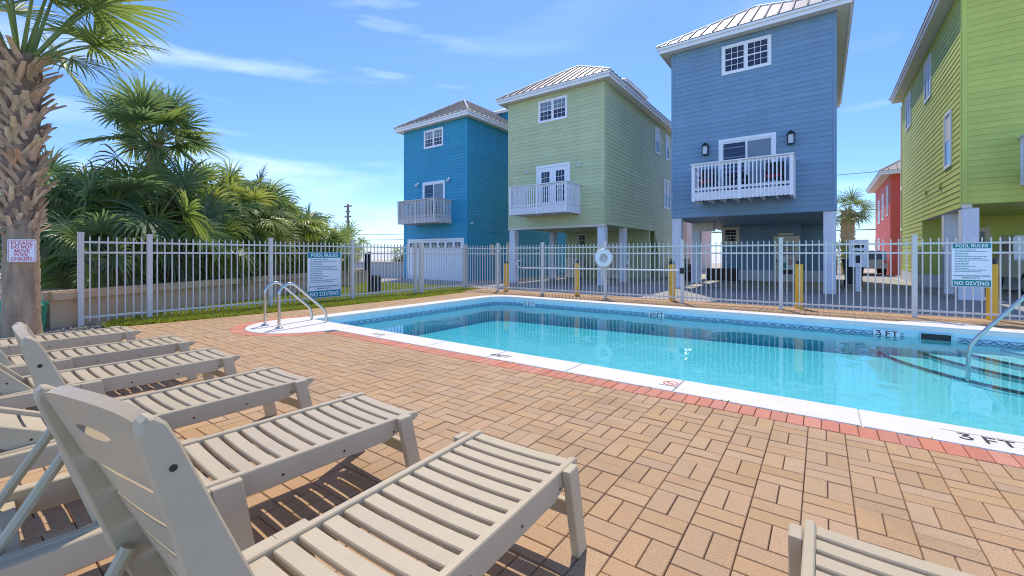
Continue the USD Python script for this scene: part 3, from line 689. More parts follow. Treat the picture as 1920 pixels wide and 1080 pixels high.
# --- teal house, far left: closed garage below
h, f, x1, y1 = house('stilt_house', 'teal blue house with closed garage door, leftmost of the stilt houses', -20.15, 8.5, 2.46, 'siding_teal', bal='rail_weathered', cup=1, floor_b=2.9)
x0 = -20.15; zg = -.2
put(h, 'lower_wall', MB().box(x0, x1, YF, y1, zg - .1, 2.459), 'siding_teal')
clad(h, f, x0, x1, zg + .02, 2.46, 'siding_teal', cut=lambda z: (x0 + .1, x1 - .1) if z > 2.16 else None)
for a, b in ((x0 + .1, x0 + .36), (x1 - .22, x1 - .1)):
    put(h, 'wall_trim', f.box(MB(), a, b, zg, 2.13, -.005, .014), 'siding_teal')
sr = Face('right', x1)
clad(h, sr, YF, y1, zg + .02, 8.49, 'siding_teal')
gd = put(h, 'garage_door', f.box(MB(), x0 + .46, x1 - .32, zg, 2.03, .002, .012), 'trim_cream')
fm = MB()
for b in ((x0 + .36, x0 + .46, zg, 2.12), (x1 - .32, x1 - .22, zg, 2.12), (x0 + .46, x1 - .32, 2.03, 2.12)): f.box(fm, *b, 0, .04)
put(gd, 'door_frame', fm, 'trim_white')
gw = (x1 - .32 - x0 - .46)
for j in range(4):
    z0_, z1_ = zg + .02 + j * .545, zg + .02 + j * .545 + .54
    pn = put(gd, 'door_panel', f.box(MB(), x0 + .465, x1 - .325, z0_, z1_, .012, .028), 'trim_white')
    if j == 3:
        for k in range(7):
            a = x0 + .56 + k * gw / 7.1; gl = put(pn, 'pane', f.box(MB(), a, a + .42, z0_ + .14, z1_ - .1, .028, .032), 'glass_dark')
            sb_ = MB(); cx_ = a + .21
            for an in range(20, 161, 35):
                ca_, sa_ = math.cos(math.radians(an)), math.sin(math.radians(an)); pz = z0_ + .15
                sb_.loft([[(cx_ - .008, YF - .033, pz), (cx_ + .008, YF - .033, pz), (cx_ + .008, YF - .036, pz), (cx_ - .008, YF - .036, pz)], [(cx_ + .2 * ca_ - .008, YF - .033, pz + .27 * sa_), (cx_ + .2 * ca_ + .008, YF - .033, pz + .27 * sa_), (cx_ + .2 * ca_ + .008, YF - .036, pz + .27 * sa_), (cx_ + .2 * ca_ - .008, YF - .036, pz + .27 * sa_)]])
            put(pn, 'sunburst_bar', sb_, 'trim_white')
def globe(h, x, z, m_='frosted'):
    l = put(h, 'wall_light', MB().cbox(x - .05, x + .05, YF - .06, YF - .012, z, z + .14), 'trim_white')
    put(l, 'globe', MB().tm(trimesh.creation.icosphere(1, .10).apply_translation((x, YF - .14, z - .04))), m_, smooth=True)
globe(h, x0 + 1.25, 5.25); globe(h, x0 + 3.75, 5.3)
sd = put(h, 'side_door', sr.box(MB(), 20.2, 21.2, zg, 1.95, .018, .04), 'trim_cream')
put(h, 'meter_box', sr.box(MB(), 18.6, 18.9, 1.2, 1.8, .02, .14), 'trim_cream')
put(h, 'wall_light', sr.box(MB(), 17.0, 17.14, 2.85, 2.95, .02, .12), 'frosted')

# --- sage house
h, f, x1, y1 = house('stilt_house', 'sage green house on white columns, between the teal house and the slate blue house', -12.43, 8.56, 2.5, 'siding_sage', style='french', cup=2, floor_b=2.98)
x0 = -12.43; sr = Face('right', x1); zg = -.08
YO = 24.4
clad(h, sr, YF, y1, 2.52, 8.55, 'siding_sage')
clad(h, sr, YO - 1.0, y1, zg + .05, 2.5, 'siding_sage', cut=lambda z: (YO - .9 + (1.1 * max(0, 1 - (z / 2.5)) if z < 2.5 else 0), y1 - .1))
put(h, 'lower_wall', MB().box(x0 + 3.0, x1 - .001, YO - .2, y1, zg - .1, 2.499), 'siding_sage')
put(h, 'inner_wall', MB().box(x0 + .02, x1 - .02, 22.6, 22.75, zg - .1, 2.499), 'siding_sage')
put(h, 'carport_beam', MB().box(x0 - .012, x1 + .012, YF - .012, YF + .2, 2.42, 2.518), 'trim_cream')
fb_ = Face('front', 22.6); clad(h, fb_, x0 + .02, x1 - .02, .3, 2.495, 'siding_sage')
window(h, fb_, -11.66, -11.05, 1.68, 2.46, 1, 2, 4, 'trim_cream')
put(h, 'carport_door', fb_.box(MB(), -9.62, -8.85, zg, 1.97, .018, .05), 'trim_cream')
column(h, x0 + .05, YF + .02, 2.42); column(h, x0 + .05, 20.6, 2.499, .3); column(h, x1 - .345, YF + .02, 2.42); column(h, x1 - .345, 19.2, 2.499, .3)
for a0, a1, z0, z1 in ((23.45, 24.25, 6.8, 8.25), (25.35, 26.1, 6.8, 8.25), (24.95, 26.35, 3.9, 5.6)): window(h, sr, a0, a1, z0, z1, 1 if a1 - a0 < 1 else 2, 1, 2, upper='blind')
for xx in (x0 + 1.2, x0 + 3.9):
    l = put(h, 'flood_light', MB().cbox(xx - .05, xx + .05, YF - .06, YF - .012, 5.05, 5.15), 'trim_white')
    put(l, 'lamp_head', MB().tm(trimesh.creation.icosphere(1, .075).apply_translation((xx, YF - .13, 5.10))), 'frosted', smooth=True)

# --- slate blue house
h, f, x1, y1 = house('stilt_house', 'slate blue house with black lanterns either side of its balcony door', -4.66, 8.88, 2.6, 'siding_blue', floor_b=3.04)
x0 = -4.66; YB = 23.0; zg = -.03; fb_ = Face('front', YB)
put(h, 'lower_wall', MB().box(x0 + .7, x0 + 3.9, YB, y1, -.1, 2.599), 'siding_blue')
put(h, 'lower_wall', MB().box(x0 + 3.9, x1 - .001, YB + .75, y1, -.1, 2.599), 'siding_blue')
clad(h, fb_, x0 + .7, x0 + 3.9, .55, 2.59, 'siding_blue')
clad(h, Face('front', YB + .75), x0 + 3.9, x1, .55, 2.59, 'siding_blue')
put(h, 'foundation', MB().box(x0 + .68, x0 + 3.92, YB - .03, YB + .5, -.1, .5), 'column_white'); put(h, 'foundation', MB().box(x0 + 3.93, x1, YB + .70, YB + 1.2, -.1, .5), 'column_white')
window(h, fb_, -3.97, -3.2, 1.73, 2.57, 1, 2, 4, 'trim_cream', tw=.12)
dr = put(h, 'carport_door', fb_.box(MB(), -1.80, -.80, 0, 2.06, .018, .06), 'trim_cream')
for i in range(3):
    for j in range(2): put(dr, 'pane', fb_.box(MB(), -1.53 + i * .19, -1.36 + i * .19, 1.2 + j * .28, 1.45 + j * .28, .06, .066), 'glass_dark')
put(dr, 'poster', fb_.box(MB(), -1.5, -.98, .3, 1.1, .06, .066), 'sign_white'); put(dr, 'poster', fb_.box(MB(), -1.49, -1.28, .62, .86, .067, .070), 'green_bin')
put(dr, 'poster', fb_.box(MB(), -1.25, -1.0, .75, 1.05, .067, .070), 'siding_pink'); put(dr, 'poster', fb_.box(MB(), -1.45, -1.02, .33, .55, .067, .070), 'dark_brown')
put(dr, 'lock', fb_.box(MB(), -1.73, -1.67, .88, 1.0, .06, .09), 'lantern_black')
put(h, 'carport_lamp', fb_.box(MB(), -1.64, -1.03, 2.09, 2.2, .02, .12), 'trim_cream')
column(h, x0 + .02, YF + .02, 2.599); column(h, x1 - .345, YF + .02, 2.599); column(h, x0 + .02, 19.9, 2.599)
put(h, 'carport_beam', MB().box(x0 + .02, x0 + .9, 19.88, 20.25, 2.25, 2.599), 'trim_cream')
for xx in (x0 + 1.24, x0 + 3.84):
    z = 4.97; l = put(h, 'lantern', MB().box(xx - .05, xx + .05, YF - .05, YF - .012, z - .05, z + .30), 'lantern_black')
    cg = MB()
    for sx in (-.1, .085):
        for sy in (-.1, .085): cg.box(xx + sx, xx + sx + .015, YF - .17 + sy, YF - .155 + sy, z - .12, z + .18)
    cg.box(xx - .1, xx + .1, YF - .27, YF - .07, z - .14, z - .12); cg.loft([[(xx - .12, YF - .29, z + .18), (xx + .12, YF - .29, z + .18), (xx + .12, YF - .05, z + .18), (xx - .12, YF - .05, z + .18)], [(xx - .03, YF - .2, z + .30), (xx + .03, YF - .2, z + .30), (xx + .03, YF - .14, z + .30), (xx - .03, YF - .14, z + .30)]])
    put(l, 'lantern_cage', cg, 'lantern_black'); put(l, 'lantern_glass', MB().box(xx - .07, xx + .07, YF - .24, YF - .10, z - .118, z + .178), 'frosted')

# --- lime house, right: open carport seen from its sunny side
h, f, x1, y1 = house('stilt_house', 'lime green house cut by the right edge, its left wall in the sun', 3.12, 8.64, 2.6, 'siding_lime', floor_b=3.0)
x0 = 3.12; sl = Face('left', x0); YO = 22.4
clad(h, sl, YF, y1, 2.52, 8.63, 'siding_lime')
clad(h, sl, YO, y1, .5, 2.515, 'siding_lime')
put(h, 'lower_wall', MB().box(x0 + .001, x1, YO + .001, y1, .48, 2.599), 'siding_lime')
put(h, 'foundation', MB().box(x0 - .03, x1, YO - .02, y1, -.1, .47), 'column_white')
put(h, 'carport_beam', MB().box(x0 - .005, x0 + .2, YF - .005, YO, 2.50, 2.599), 'trim_cream')
column(h, x0 + .0, YF + .02, 2.50, .34); column(h, x0 + .0, 18.9, 2.50, .36)
put(h, 'column_base', MB().cbox(x0 - .08, x0 + .42, YF - .06, YF + .44, -.05, .35, .012), 'column_white')
window(h, Face('front', YO), x0 + 1.0, x0 + 1.75, .9, 2.2, 1, 2, 4, 'trim_cream', tw=.12)
for a0, a1, z0, z1 in ((20.75, 21.9, 6.8, 8.3), (24.9, 26.2, 6.8, 8.3), (17.85, 18.7, 3.85, 5.55)): window(h, sl, a0, a1, z0, z1, 1 if a1 - a0 < 1 else 2, 1, 2, upper='blind')
for yy, z in ((21.5, 3.4), (19.2, 3.35)): put(h, 'vent_hood', sl.box(MB(), yy, yy + .16, z, z + .16, .01, .07), 'siding_lime')
ro_ = MB()
for b in ((27.55, 28.7, 4.4, 4.6), (27.55, 28.7, 2.4, 2.55)): sl.box(ro_, *b, -1.2, -.05)
for yy in (27.6, 28.6): sl.box(ro_, yy, yy + .12, 0, 8.6, -.2, -.06)
put(h, 'rear_porch', ro_, 'trim_cream')

# --- second row: red house, pink house
def far_house(name, label, x0, y0, w, d, top, m_, wins):
    h = thing(name, label, 'house')
    put(h, 'wall', MB().box(x0, x0 + w, y0, y0 + d, -.3, top), m_)
    for face, a0, a1 in ((Face('front', y0), x0, x0 + w), (Face('left', x0), y0, y0 + d)): clad(h, face, a0, a1, 0, top - .01, m_, trim=.12)
    roof(h, x0, x0 + w, y0, y0 + d, top, ov=.5)
    for k, a0, a1, z0, z1 in wins: window(h, Face(k, x0 if k == 'left' else y0), a0, a1, z0, z1, 1, 1, 2, upper='blind')
    return h
far_house('red_house', 'two storey red house far behind the gap between blue and lime houses', 3.42, 34.8, 5, 9, 6.15, 'siding_red', [('left', 35.9, 36.7, 3.7, 5.6), ('left', 38.2, 39.3, 3.6, 5.4), ('left', 40.6, 42, 3.5, 5.2), ('left', 40.6, 42, .9, 2.4)])
far_house('pink_house', 'pale pink house glimpsed through the carports behind the sage house', -13.5, 34.0, 5.2, 9, 5.2, 'siding_pink', [('front', -12.6, -11.8, 1, 2.3)])

# ------------------------------------------------------------------ fences
def fence(name, label, origin, direction, posts, heights=1.58, sp=.113, thick=()):
    fth = thing(name, label, 'fence')
    o, d = np.array(origin, float), np.array(direction, float); n = np.array([-d[1], d[0]])
    def blk(mb, s0, s1, w, z0, z1, tip=0):
        c = [o + d * s + n * t for s, t in ((s0, -w), (s1, -w), (s1, w), (s0, w))]; rr = [[(*p, z0) for p in c], [(*p, z1) for p in c]]
        if tip:
            m_ = o + d * (s0 + s1) / 2; rr.append([(*(m_ + (p - m_) * 1.25), z1 + tip * .35) for p in c]); rr.append([(*(m_ + (p - m_) * .12), z1 + tip) for p in c])
        mb.loft(rr)
    for k, s in enumerate(posts):
        w = .038 if s not in thick else .055
        mb = MB(); blk(mb, s - w, s + w, w, -.1, heights); blk(mb, s - w - .006, s + w + .006, w + .006, heights, heights + .02); put(fth, 'post', mb, 'fence_paint')
    for a, b in zip(posts[:-1], posts[1:]):
        if b - a < .4: continue
        for z in (1.43, 1.25, .14):
            mb = MB(); blk(mb, a + .04, b - .04, .016, z - .017, z + .017); put(fth, 'rail', mb, 'fence_paint')
        k = max(1, int(round((b - a) / sp)))
        for i in range(1, k):
            s = a + (b - a) * i / k; mb = MB(); blk(mb, s - .0095, s + .0095, .0095, .055, 1.475, .065); put(fth, 'picket', mb, 'fence_paint')
    return fth
fence('fence', 'beige picket fence along the grass in front of the palm thicket', (-10.2, 0), (0, 1), [1.56, 2.48, 4.65, 6.75, 8.95, 9.18, 11.2], thick=(9.18,))
fence('fence', 'beige picket fence along the far side of the pool', (0, 11.25), (1, 0), [-10.2, -8.75, -7.0, -4.93, -2.85, -.74, 1.45, 3.58, 5.7])
# gate latch
# ------------------------------------------------------------------ signs
def rules_sign(name, label, o, ex, w, h, m_, left=True):
    s = thing(name, label, 'sign'); ex = np.array(ex, float); ez = np.array([0, 0, 1.0]); nz = np.cross(ex, ez); o = np.array(o, float)
    def plate(a0, a1, z0, z1, n0, n1):
        c = [o + ex * a + nz * t for a, t in ((a0, n0), (a1, n0), (a1, n1), (a0, n1))]; return MB().loft([[p + ez * z0 for p in c], [p + ez * z1 for p in c]])
    put(s, 'sign_board', plate(0, w, 0, h, 0, .006), 'sign_grey' if left else 'sign_white')
    hb = .155 * h
    put(s, 'top_band', plate(.012, w - .012, h - .125 * h, h - .008, .006, .008), m_); put(s, 'bottom_band', plate(.012, w - .012, .008, hb, .006, .008), m_)
    def tx(st, a, z, hh, wd, mt, bold=True): put(s, 'lettering', sgn(text(st, hh, bold, .0015, wd), o + ex * a + ez * z + nz * .0083, ex, ez), mt)
    tx('POOL RULES', w * .10, h * .90, h * .068, w * .80, 'white_ink'); tx('NO DIVING', w * .07, h * .04, h * .082, w * .86, 'white_ink')
    tx('NO LIFEGUARD ON DUTY SWIM AT OWN RISK', w * .05, h * .235, h * .026, w * .9, m_); tx('EMERGENCY DIAL 911', w * .26, h * .19, h * .024, w * .45, m_)
    rows = MB(); z = h * .83
    r2 = random.Random(3)
    while z > h * .31:
        a = w * .08; end = w * r2.choice((.42, .6, .75, .86, .9))
        while a < end:
            ln = min(r2.uniform(.02, .07) * w * 1.3, end - a + .004)
            c = [o + ex * q0 + nz * t for q0, t in ((a, .006), (a + ln, .006), (a + ln, .0075), (a, .0075))]; rows.loft([[p + ez * z for p in c], [p + ez * (z + h * .014) for p in c]]); a += ln + w * .012
        z -= h * .038
    put(s, 'rules_text', rows, m_)
rules_sign('pool_rules_sign', 'teal and grey pool rules sign hung on the left fence by the ladder', (-10.16, 5.49, .14), (0, 1, 0), .89, 1.14, 'sign_teal')
rules_sign('pool_rules_sign', 'green and white pool rules sign on the far fence before the lime house', (1.95, 11.21, .63), (1, 0, 0), .51, .80, 'sign_green', False)

# ------------------------------------------------------------------ pool ladder, hand rail
def arc(c, r_, a0, a1, n, u, w): return [np.array(c) + r_ * (math.cos(t) * np.array(u) + math.sin(t) * np.array(w)) for t in np.linspace(math.radians(a0), math.radians(a1), n)]
ld = thing('pool_ladder', 'stainless steel ladder with two curved rails on the white pad', 'pool ladder')
for xx in (-7.70, -7.21):
    y0 = 3.42; yy, zz = (0, 1, 0), (0, 0, 1)
    p = [(xx, y0, 0), (xx, y0, .3), (xx, y0, .56)] + arc((xx, y0 + .17, .56), .17, 170, 45, 9, yy, zz)
    e = np.array([xx, y0 + .17 + .17 * math.cos(math.radians(45)), .56 + .17 * math.sin(math.radians(45))])
    e2 = np.array([xx, y0 + .74, .275]); p += [e + (e2 - e) * t for t in (.35, .7, 1.0)]
    p += [np.array([xx, y0 + .79, .22]), np.array([xx, y0 + .815, .15]), np.array([xx, y0 + .825, .05]), np.array([xx, y0 + .83, -.1]), np.array([xx, y0 + .83, -.6])]
    put(ld, 'rail', MB().tube(p, .024, 14), 'stainless', smooth=50)
    put(ld, 'escutcheon', MB().tube([(xx, y0, .004), (xx, y0, .02), (xx, y0, .035)], [.06, .055, .028], 16), 'stainless', smooth=40)
for z in (-.26, -.45): put(ld, 'tread', MB().cbox(-7.70, -7.21, 4.28, 4.37, z, z + .025), 'stainless')
hr = thing('pool_handrail', 'stainless hand rail rising out of the water at the pool steps', 'handrail')
pts_ = [(1.61, 8.35, -.5), (1.615, 8.35, -.15), (1.64, 8.35, -.02), (1.70, 8.35, .10), (1.80, 8.35, .24), (2.0, 8.35, .51), (2.2, 8.35, .78), (2.34, 8.35, .92), (2.48, 8.35, .96), (2.62, 8.35, .93), (2.72, 8.35, .82), (2.74, 8.35, .6), (2.74, 8.35, -.4)]
put(hr, 'rail', MB().tube(pts_, .024, 14), 'stainless', smooth=60)
put(hr, 'foot_flange', MB().tube([(2.74, 8.35, -.28), (2.74, 8.35, -.25)], [.06, .05], 14), 'stainless')

# ------------------------------------------------------------------ loungers
def lounger(x1, yf, angle, label, width=.52, yaw=0.0, rack=0.0):
    """x1: right outer side; foot end at y = yf"""
    t = thing('sun_lounger', label, 'sun lounger', 'tan slatted sun loungers on the brick deck')
    pv = Gf.Vec3d(x1 - width / 2, yf, 0); xa_ = UsdGeom.Xformable(t)
    xa_.AddTranslateOp().Set(pv); xa_.AddRotateZOp().Set(yaw); xa_.AddTranslateOp(UsdGeom.XformOp.PrecisionDouble, 'pivot').Set(-pv)
    x0 = x1 - width; Z = .365; hy = yf - 1.165; rt = .030; lp = 'lounger_plastic'
    def plank(poly, a, b, c=.004):       # a board in the y-z plane, from x = a to x = b
        g = Polygon(poly); gi = g.buffer(-c, join_style=2); pr_ = np.array(g.exterior.coords)[:-1]; pi = np.array(gi.exterior.coords)[:-1]
        if len(pr_) != len(pi): return MB().prism(g, a, b, lambda v: np.c_[v[:, 2], v[:, 0], v[:, 1]])
        if not g.exterior.is_ccw: pr_ = pr_[::-1]
        if not gi.exterior.is_ccw: pi = pi[::-1]
        k = int(np.argmin(((pi - pr_[0]) ** 2).sum(1))); pi = np.roll(pi, -k, 0)
        mb = MB(); mb.loft([np.c_[np.full(len(pi), a), pi], np.c_[np.full(len(pr_), a + c), pr_], np.c_[np.full(len(pr_), b - c), pr_], np.c_[np.full(len(pi), b), pi]], cap=False)
        v2, f2 = trimesh.creation.triangulate_polygon(Polygon(pi), engine='earcut')
        for xx, fl_ in ((a, True), (b, False)):
            f3 = np.array(f2); vv_ = np.c_[np.full(len(v2), xx), v2]; cr = np.cross(vv_[f3[:, 1]] - vv_[f3[:, 0]], vv_[f3[:, 2]] - vv_[f3[:, 0]])[:, 0]
            bad = (cr > 0) == fl_; f3[bad] = f3[bad][:, ::-1]; mb.add(vv_, f3.tolist())
        return mb
    # side rails with a tapered nose
    rail = [(yf - 1.46, Z - .09), (yf - .20, Z - .09), (yf - .05, Z - .045), (yf - .008, Z - .022), (yf, Z - .010), (yf - .006, Z + .003), (yf - .03, Z + .008), (yf - 1.46, Z + .008)]
    for a in (x0, x1 - rt): put(t, 'side_rail', plank(rail, a, a + rt), lp)
    for a in (x0 - .0015, x1 - .0025):
        for yy in np.arange(yf - .16, yf - 1.05, -.27): put(t, 'screw', MB().tube([(a, yy, Z - .055), (a + .004, yy, Z - .055)], .0055, 8), 'screw')
    # seat slats, dished across their length
    n = 15; pitch_ = (yf - .018 - hy) / n; xs_ = np.linspace(x0 + rt + .001, x1 - rt - .001, 9)
    for k in range(n):
        ya = yf - .016 - k * pitch_; yb = ya - pitch_ + .018; rings = []
        for xx in xs_:
            u = (xx - (x0 + x1) / 2) / (width / 2); zz = Z - .001 - .007 * (1 - u * u)
            c = .004
            rings.append([(xx, yb + c, zz), (xx, ya - c, zz), (xx, ya, zz - c), (xx, ya, zz - .018), (xx, yb, zz - .018), (xx, yb, zz - c)])
        mb = MB().loft([r_[::-1] for r_ in rings]); put(t, 'slat', mb, lp)
    # legs, stretchers
    lt = .036
    for a, b in ((x0 - lt - .001, x0 - .001), (x1 + .001, x1 + lt + .001)):
        put(t, 'leg', plank([(yf - .065, 0), (yf + .012, 0), (yf - .075, Z + .012), (yf - .150, Z + .012)], a, b), lp)
        put(t, 'leg', plank([(yf - .90, 0), (yf - .80, 0), (yf - .86, Z + .002), (yf - .96, Z + .002)], a, b), lp)
        put(t, 'rear_rail', plank([(yf - 1.48, Z - .085), (yf - .94, Z - .085), (yf - .962, Z + .002), (yf - 1.48, Z + .002)], a, b), lp)
        put(t, 'leg', plank([(yf - 1.56, 0), (yf - 1.48, 0), (yf - 1.40, Z - .088), (yf - 1.48, Z - .088)], a, b), lp)
    for yy, z in ((yf - .062, .16), (yf - .87, .15)): put(t, 'stretcher', MB().cbox(x0 - .001, x1 + .001, yy - .015, yy + .015, z, z + .06), lp)
    put(t, 'cross_bar', MB().cbox(x0 + rt, x1 - rt, yf - 1.44, yf - 1.40, Z - .085, Z - .02), lp)
    # back: two shaped side boards, slats, head plate with a grip slot
    O = np.array([hy - .022, Z - .02])
    def axes(xx):                                  # an old back frame stands a little racked: its left side leans further
        th = math.radians(angle - rack * (x1 - xx) / width); return np.array([-math.cos(th), math.sin(th)]), np.array([math.sin(th), math.cos(th)])
    def bp(u, nn, xx=None): du, dn = axes(x1 if xx is None else xx); return tuple(O + du * u + dn * nn)
    prof = [(-.02, -.05), (0, .036), (.28, .036), (.45, .027), (.60, .020), (.640, .015), (.657, .005), (.661, -.003), (.657, -.012), (.640, -.020), (.60, -.024), (.45, -.034), (.28, -.052), (.03, -.058)]
    bw = .038
    for a in (x0 + rt + .002, x1 - rt - bw - .002): put(t, 'back_side_board', plank([bp(*p, a) for p in prof], a, a + bw), lp)
    for a in (x1 - rt - .003, x0 + rt + .0005):
        for u in (.57, .33, .12):
            p = bp(u, -.005, a); put(t, 'screw', MB().tube([(a, *p), (a + .0025, *p)], .0055, 8), 'screw')
    xi0, xi1 = x0 + rt + bw + .003, x1 - rt - bw - .003; xc = (x0 + x1) / 2
    for k in range(5):
        u0 = .040 + k * .0915; u1 = u0 + .077; rings = []
        for xx in np.linspace(xi0, xi1, 7):
            w = (xx - xc) / (width / 2); nn = .020 - .012 * (1 - w * w); rings.append([(xx, *bp(u0, nn, xx)), (xx, *bp(u1, nn, xx)), (xx, *bp(u1, nn - .018, xx)), (xx, *bp(u0, nn - .018, xx))])
        put(t, 'back_slat', MB().loft(rings), lp)
    hw_ = (xi1 - xi0) / 2
    top = [(hw_ * math.cos(s), .642 + .03 * math.sin(s)) for s in np.linspace(0, math.pi, 13)]
    hp = Polygon([(-hw_, .500), (hw_, .500)] + top).difference(affinity.scale(Point(0, .600).buffer(1), .074, .0125))
    hp = hp.simplify(.0004)
    def hm(v):
        u, w, nn = v[:, 1], v[:, 0] / (width / 2), v[:, 2]; off = nn + .006 - .013 * (1 - w * w)
        return np.array([(xc + q_[0], *bp(u_, o_, xc + q_[0])) for q_, u_, o_ in zip(v, u, off)])
    put(t, 'head_plate', MB().prism(hp, -.012, .010, hm), lp)
    # prop arms
    for a in (x0 + rt + bw + .02, x1 - rt - bw - .045):
        p0 = np.array(bp(.26, -.05, a)); p1 = np.array([max(p0[0] - .26, yf - 1.47), Z - .05]) if angle > 40 else np.array([p0[0] + .12, Z - .1])
        e = (p1 - p0) / np.linalg.norm(p1 - p0)
        put(t, 'prop_arm', MB().tube([(a, *(p0 - e * .02)), (a, *p1)], .0155, 8), 'prop_plastic')
    return t
lounger(-.82, 1.585, 72, 'upright tan lounger nearest the camera, its whole seat in view', yaw=2.1, rack=5)
lounger(-1.755, 1.575, 72, 'tan lounger with upright back, second from the nearest one', yaw=-2.6)
lounger(-2.82, 1.57, 26, 'tan lounger with its back lowered almost flat, third from the nearest', yaw=1.0)
lounger(-3.945, 1.56, 50, 'tan lounger with half raised back, fourth from the nearest')
lounger(-4.96, 1.56, 62, 'tan lounger second from the palm trunk, far end of the row')
lounger(-6.13, 1.42, 62, 'tan lounger standing closest to the palm trunk')
lounger(.475, 1.66, 62, 'tan lounger cut by the bottom edge at the right')

# ------------------------------------------------------------------ palms
def frond(base, az, el, pet, rad, droop=.5, nseg=30, spread=2.2, fold=.35, width=.034, seed=0, twist=.75):
    """one fan leaf: a petiole and a fan of folded segments that droop at their tips; returns (petiole MB, blade MB)"""
    r_ = np.random.default_rng(seed); d = np.array([math.cos(az) * math.cos(el), math.sin(az) * math.cos(el), math.sin(el)])
    side = np.array([-math.sin(az), math.cos(az), 0]); tw_ = r_.normal(0, twist); g = np.array([0, 0, -1.0]); pts = []; p = np.array(base, float); dd = d.copy(); n = 6
    for k in range(n + 1):
        pts.append(p.copy()); dd = dd + g * droop * .10; dd /= np.linalg.norm(dd); p = p + dd * pet / n
    pm = MB().tube(pts, np.linspace(.028, .011, n + 1) * (rad / .9) ** .5, 5)
    hub = pts[-1]; ax = dd; up = np.cross(ax, side); up /= np.linalg.norm(up)
    if up[2] < 0: up = -up
    side, up = side * math.cos(tw_) + up * math.sin(tw_), up * math.cos(tw_) - side * math.sin(tw_)
    bm = MB()
    for k in range(nseg):
        u = (k / (nseg - 1)) * 2 - 1; a = u * spread + r_.normal(0, .03)
        s0 = ax * math.cos(a) + side * math.sin(a) + up * (fold * abs(u) ** 1.2 - .05) + up * r_.normal(0, .05); s0 /= np.linalg.norm(s0)
        Ls = rad * (1.0 - .30 * abs(u) ** 2) * r_.uniform(.88, 1.06); st = 5; q_ = hub + ax * (.10 * rad * (1 - abs(u))); dv = s0.copy(); rings = []
        wv_ = width * (rad / .9) * r_.uniform(.85, 1.15)
        for j in range(st + 1):
            s = j / st; wd = wv_ * (.35 + 1.9 * s if s < .35 else 1.02 * (1 - ((s - .35) / .66) ** 1.6)); wd = max(wd, .0015)
            lat = np.cross(dv, up); lat /= (np.linalg.norm(lat) + 1e-9); nr = np.cross(lat, dv)
            rings.append([q_ + lat * wd * .5 + nr * wd * .22, q_, q_ - lat * wd * .5 + nr * wd * .22])
            dv = dv + g * droop * (.05 + .55 * s * s) * r_.uniform(.7, 1.3) ; dv /= np.linalg.norm(dv); q_ = q_ + dv * Ls / st
        bm.loft(rings, cap=False, closed=False)
    return pm, bm

def trunk_mesh(base, top, r0, r1, n=18, seg=24, rough=.012, seed=1, lean=None):
    r_ = np.random.default_rng(seed); rings = []
    base, top = np.array(base, float), np.array(top, float)
    for k in range(seg + 1):
        s = k / seg; c = base + (top - base) * s; rad = r0 + (r1 - r0) * s + (.03 * math.exp(-s * 14) if r0 > .15 else 0) + (.01 * (k % 2)) * (r0 > .1)
        a = np.linspace(0, 2 * np.pi, n, endpoint=False); rr = rad * (1 + r_.normal(0, rough, n))
        rings.append(np.c_[c[0] + rr * np.cos(a), c[1] + rr * np.sin(a), np.full(n, c[2])])
    return MB().loft(rings)

def boot(mb, c, az, z, r_, w, ln, out, tw):
    """a cut leaf base: a flat tapering strap that leaves the trunk upwards and outwards"""
    e = np.array([math.cos(az), math.sin(az), 0]); s = np.array([-math.sin(az), math.cos(az), 0]); k = []
    for t, ww, th in ((0, 1.0, .02), (.45, .8, .024), (1.0, .55, .016)):
        p = np.array([c[0], c[1], z]) + e * (r_ + out * t ** 1.5) + np.array([0, 0, ln * t]) + s * tw * t; hw = w * ww / 2
        k.append([p - s * hw - e * th, p - s * hw * .8 + e * th * .6, p + s * hw * .8 + e * th * .6, p + s * hw - e * th])
    return mb.loft(k)

# the near palm, left
NP = np.array([-9.78, .86])
palm = thing('sabal_palm', 'tall near sabal palm with criss-cross leaf bases, holding the red sign', 'palm tree', None)
CR = 4.15
put(palm, 'trunk', trunk_mesh((*NP, -.05), (NP[0] - .04, NP[1], 1.75), 0.200, .18, 26, 40, .02, 3), 'bark', smooth=50)
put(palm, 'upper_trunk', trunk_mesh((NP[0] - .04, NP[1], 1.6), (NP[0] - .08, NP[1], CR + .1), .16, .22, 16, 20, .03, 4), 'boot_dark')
nb_ = 0; z = 1.42; k = 0
while z < CR - .05:
    az = k * 2.39996 + rng.normal(0, .08); s = (z - 1.42) / (CR - 1.42); rad = .155 + .06 * s; left = (-1) ** k
    boot_m = boot(MB(), NP - (.04 + .04 * s, 0), az, z, rad - .02, rng.uniform(.075, .115), rng.uniform(.20, .32), rng.uniform(.04, .09) + .17 * s ** 2 + (rng.random() < .16) * .14, left * rng.uniform(.12, .22))
    put(palm, 'leaf_base', boot_m, 'boot'); z += .0115; k += 1
top0 = np.array([NP[0] - .08, NP[1], CR])
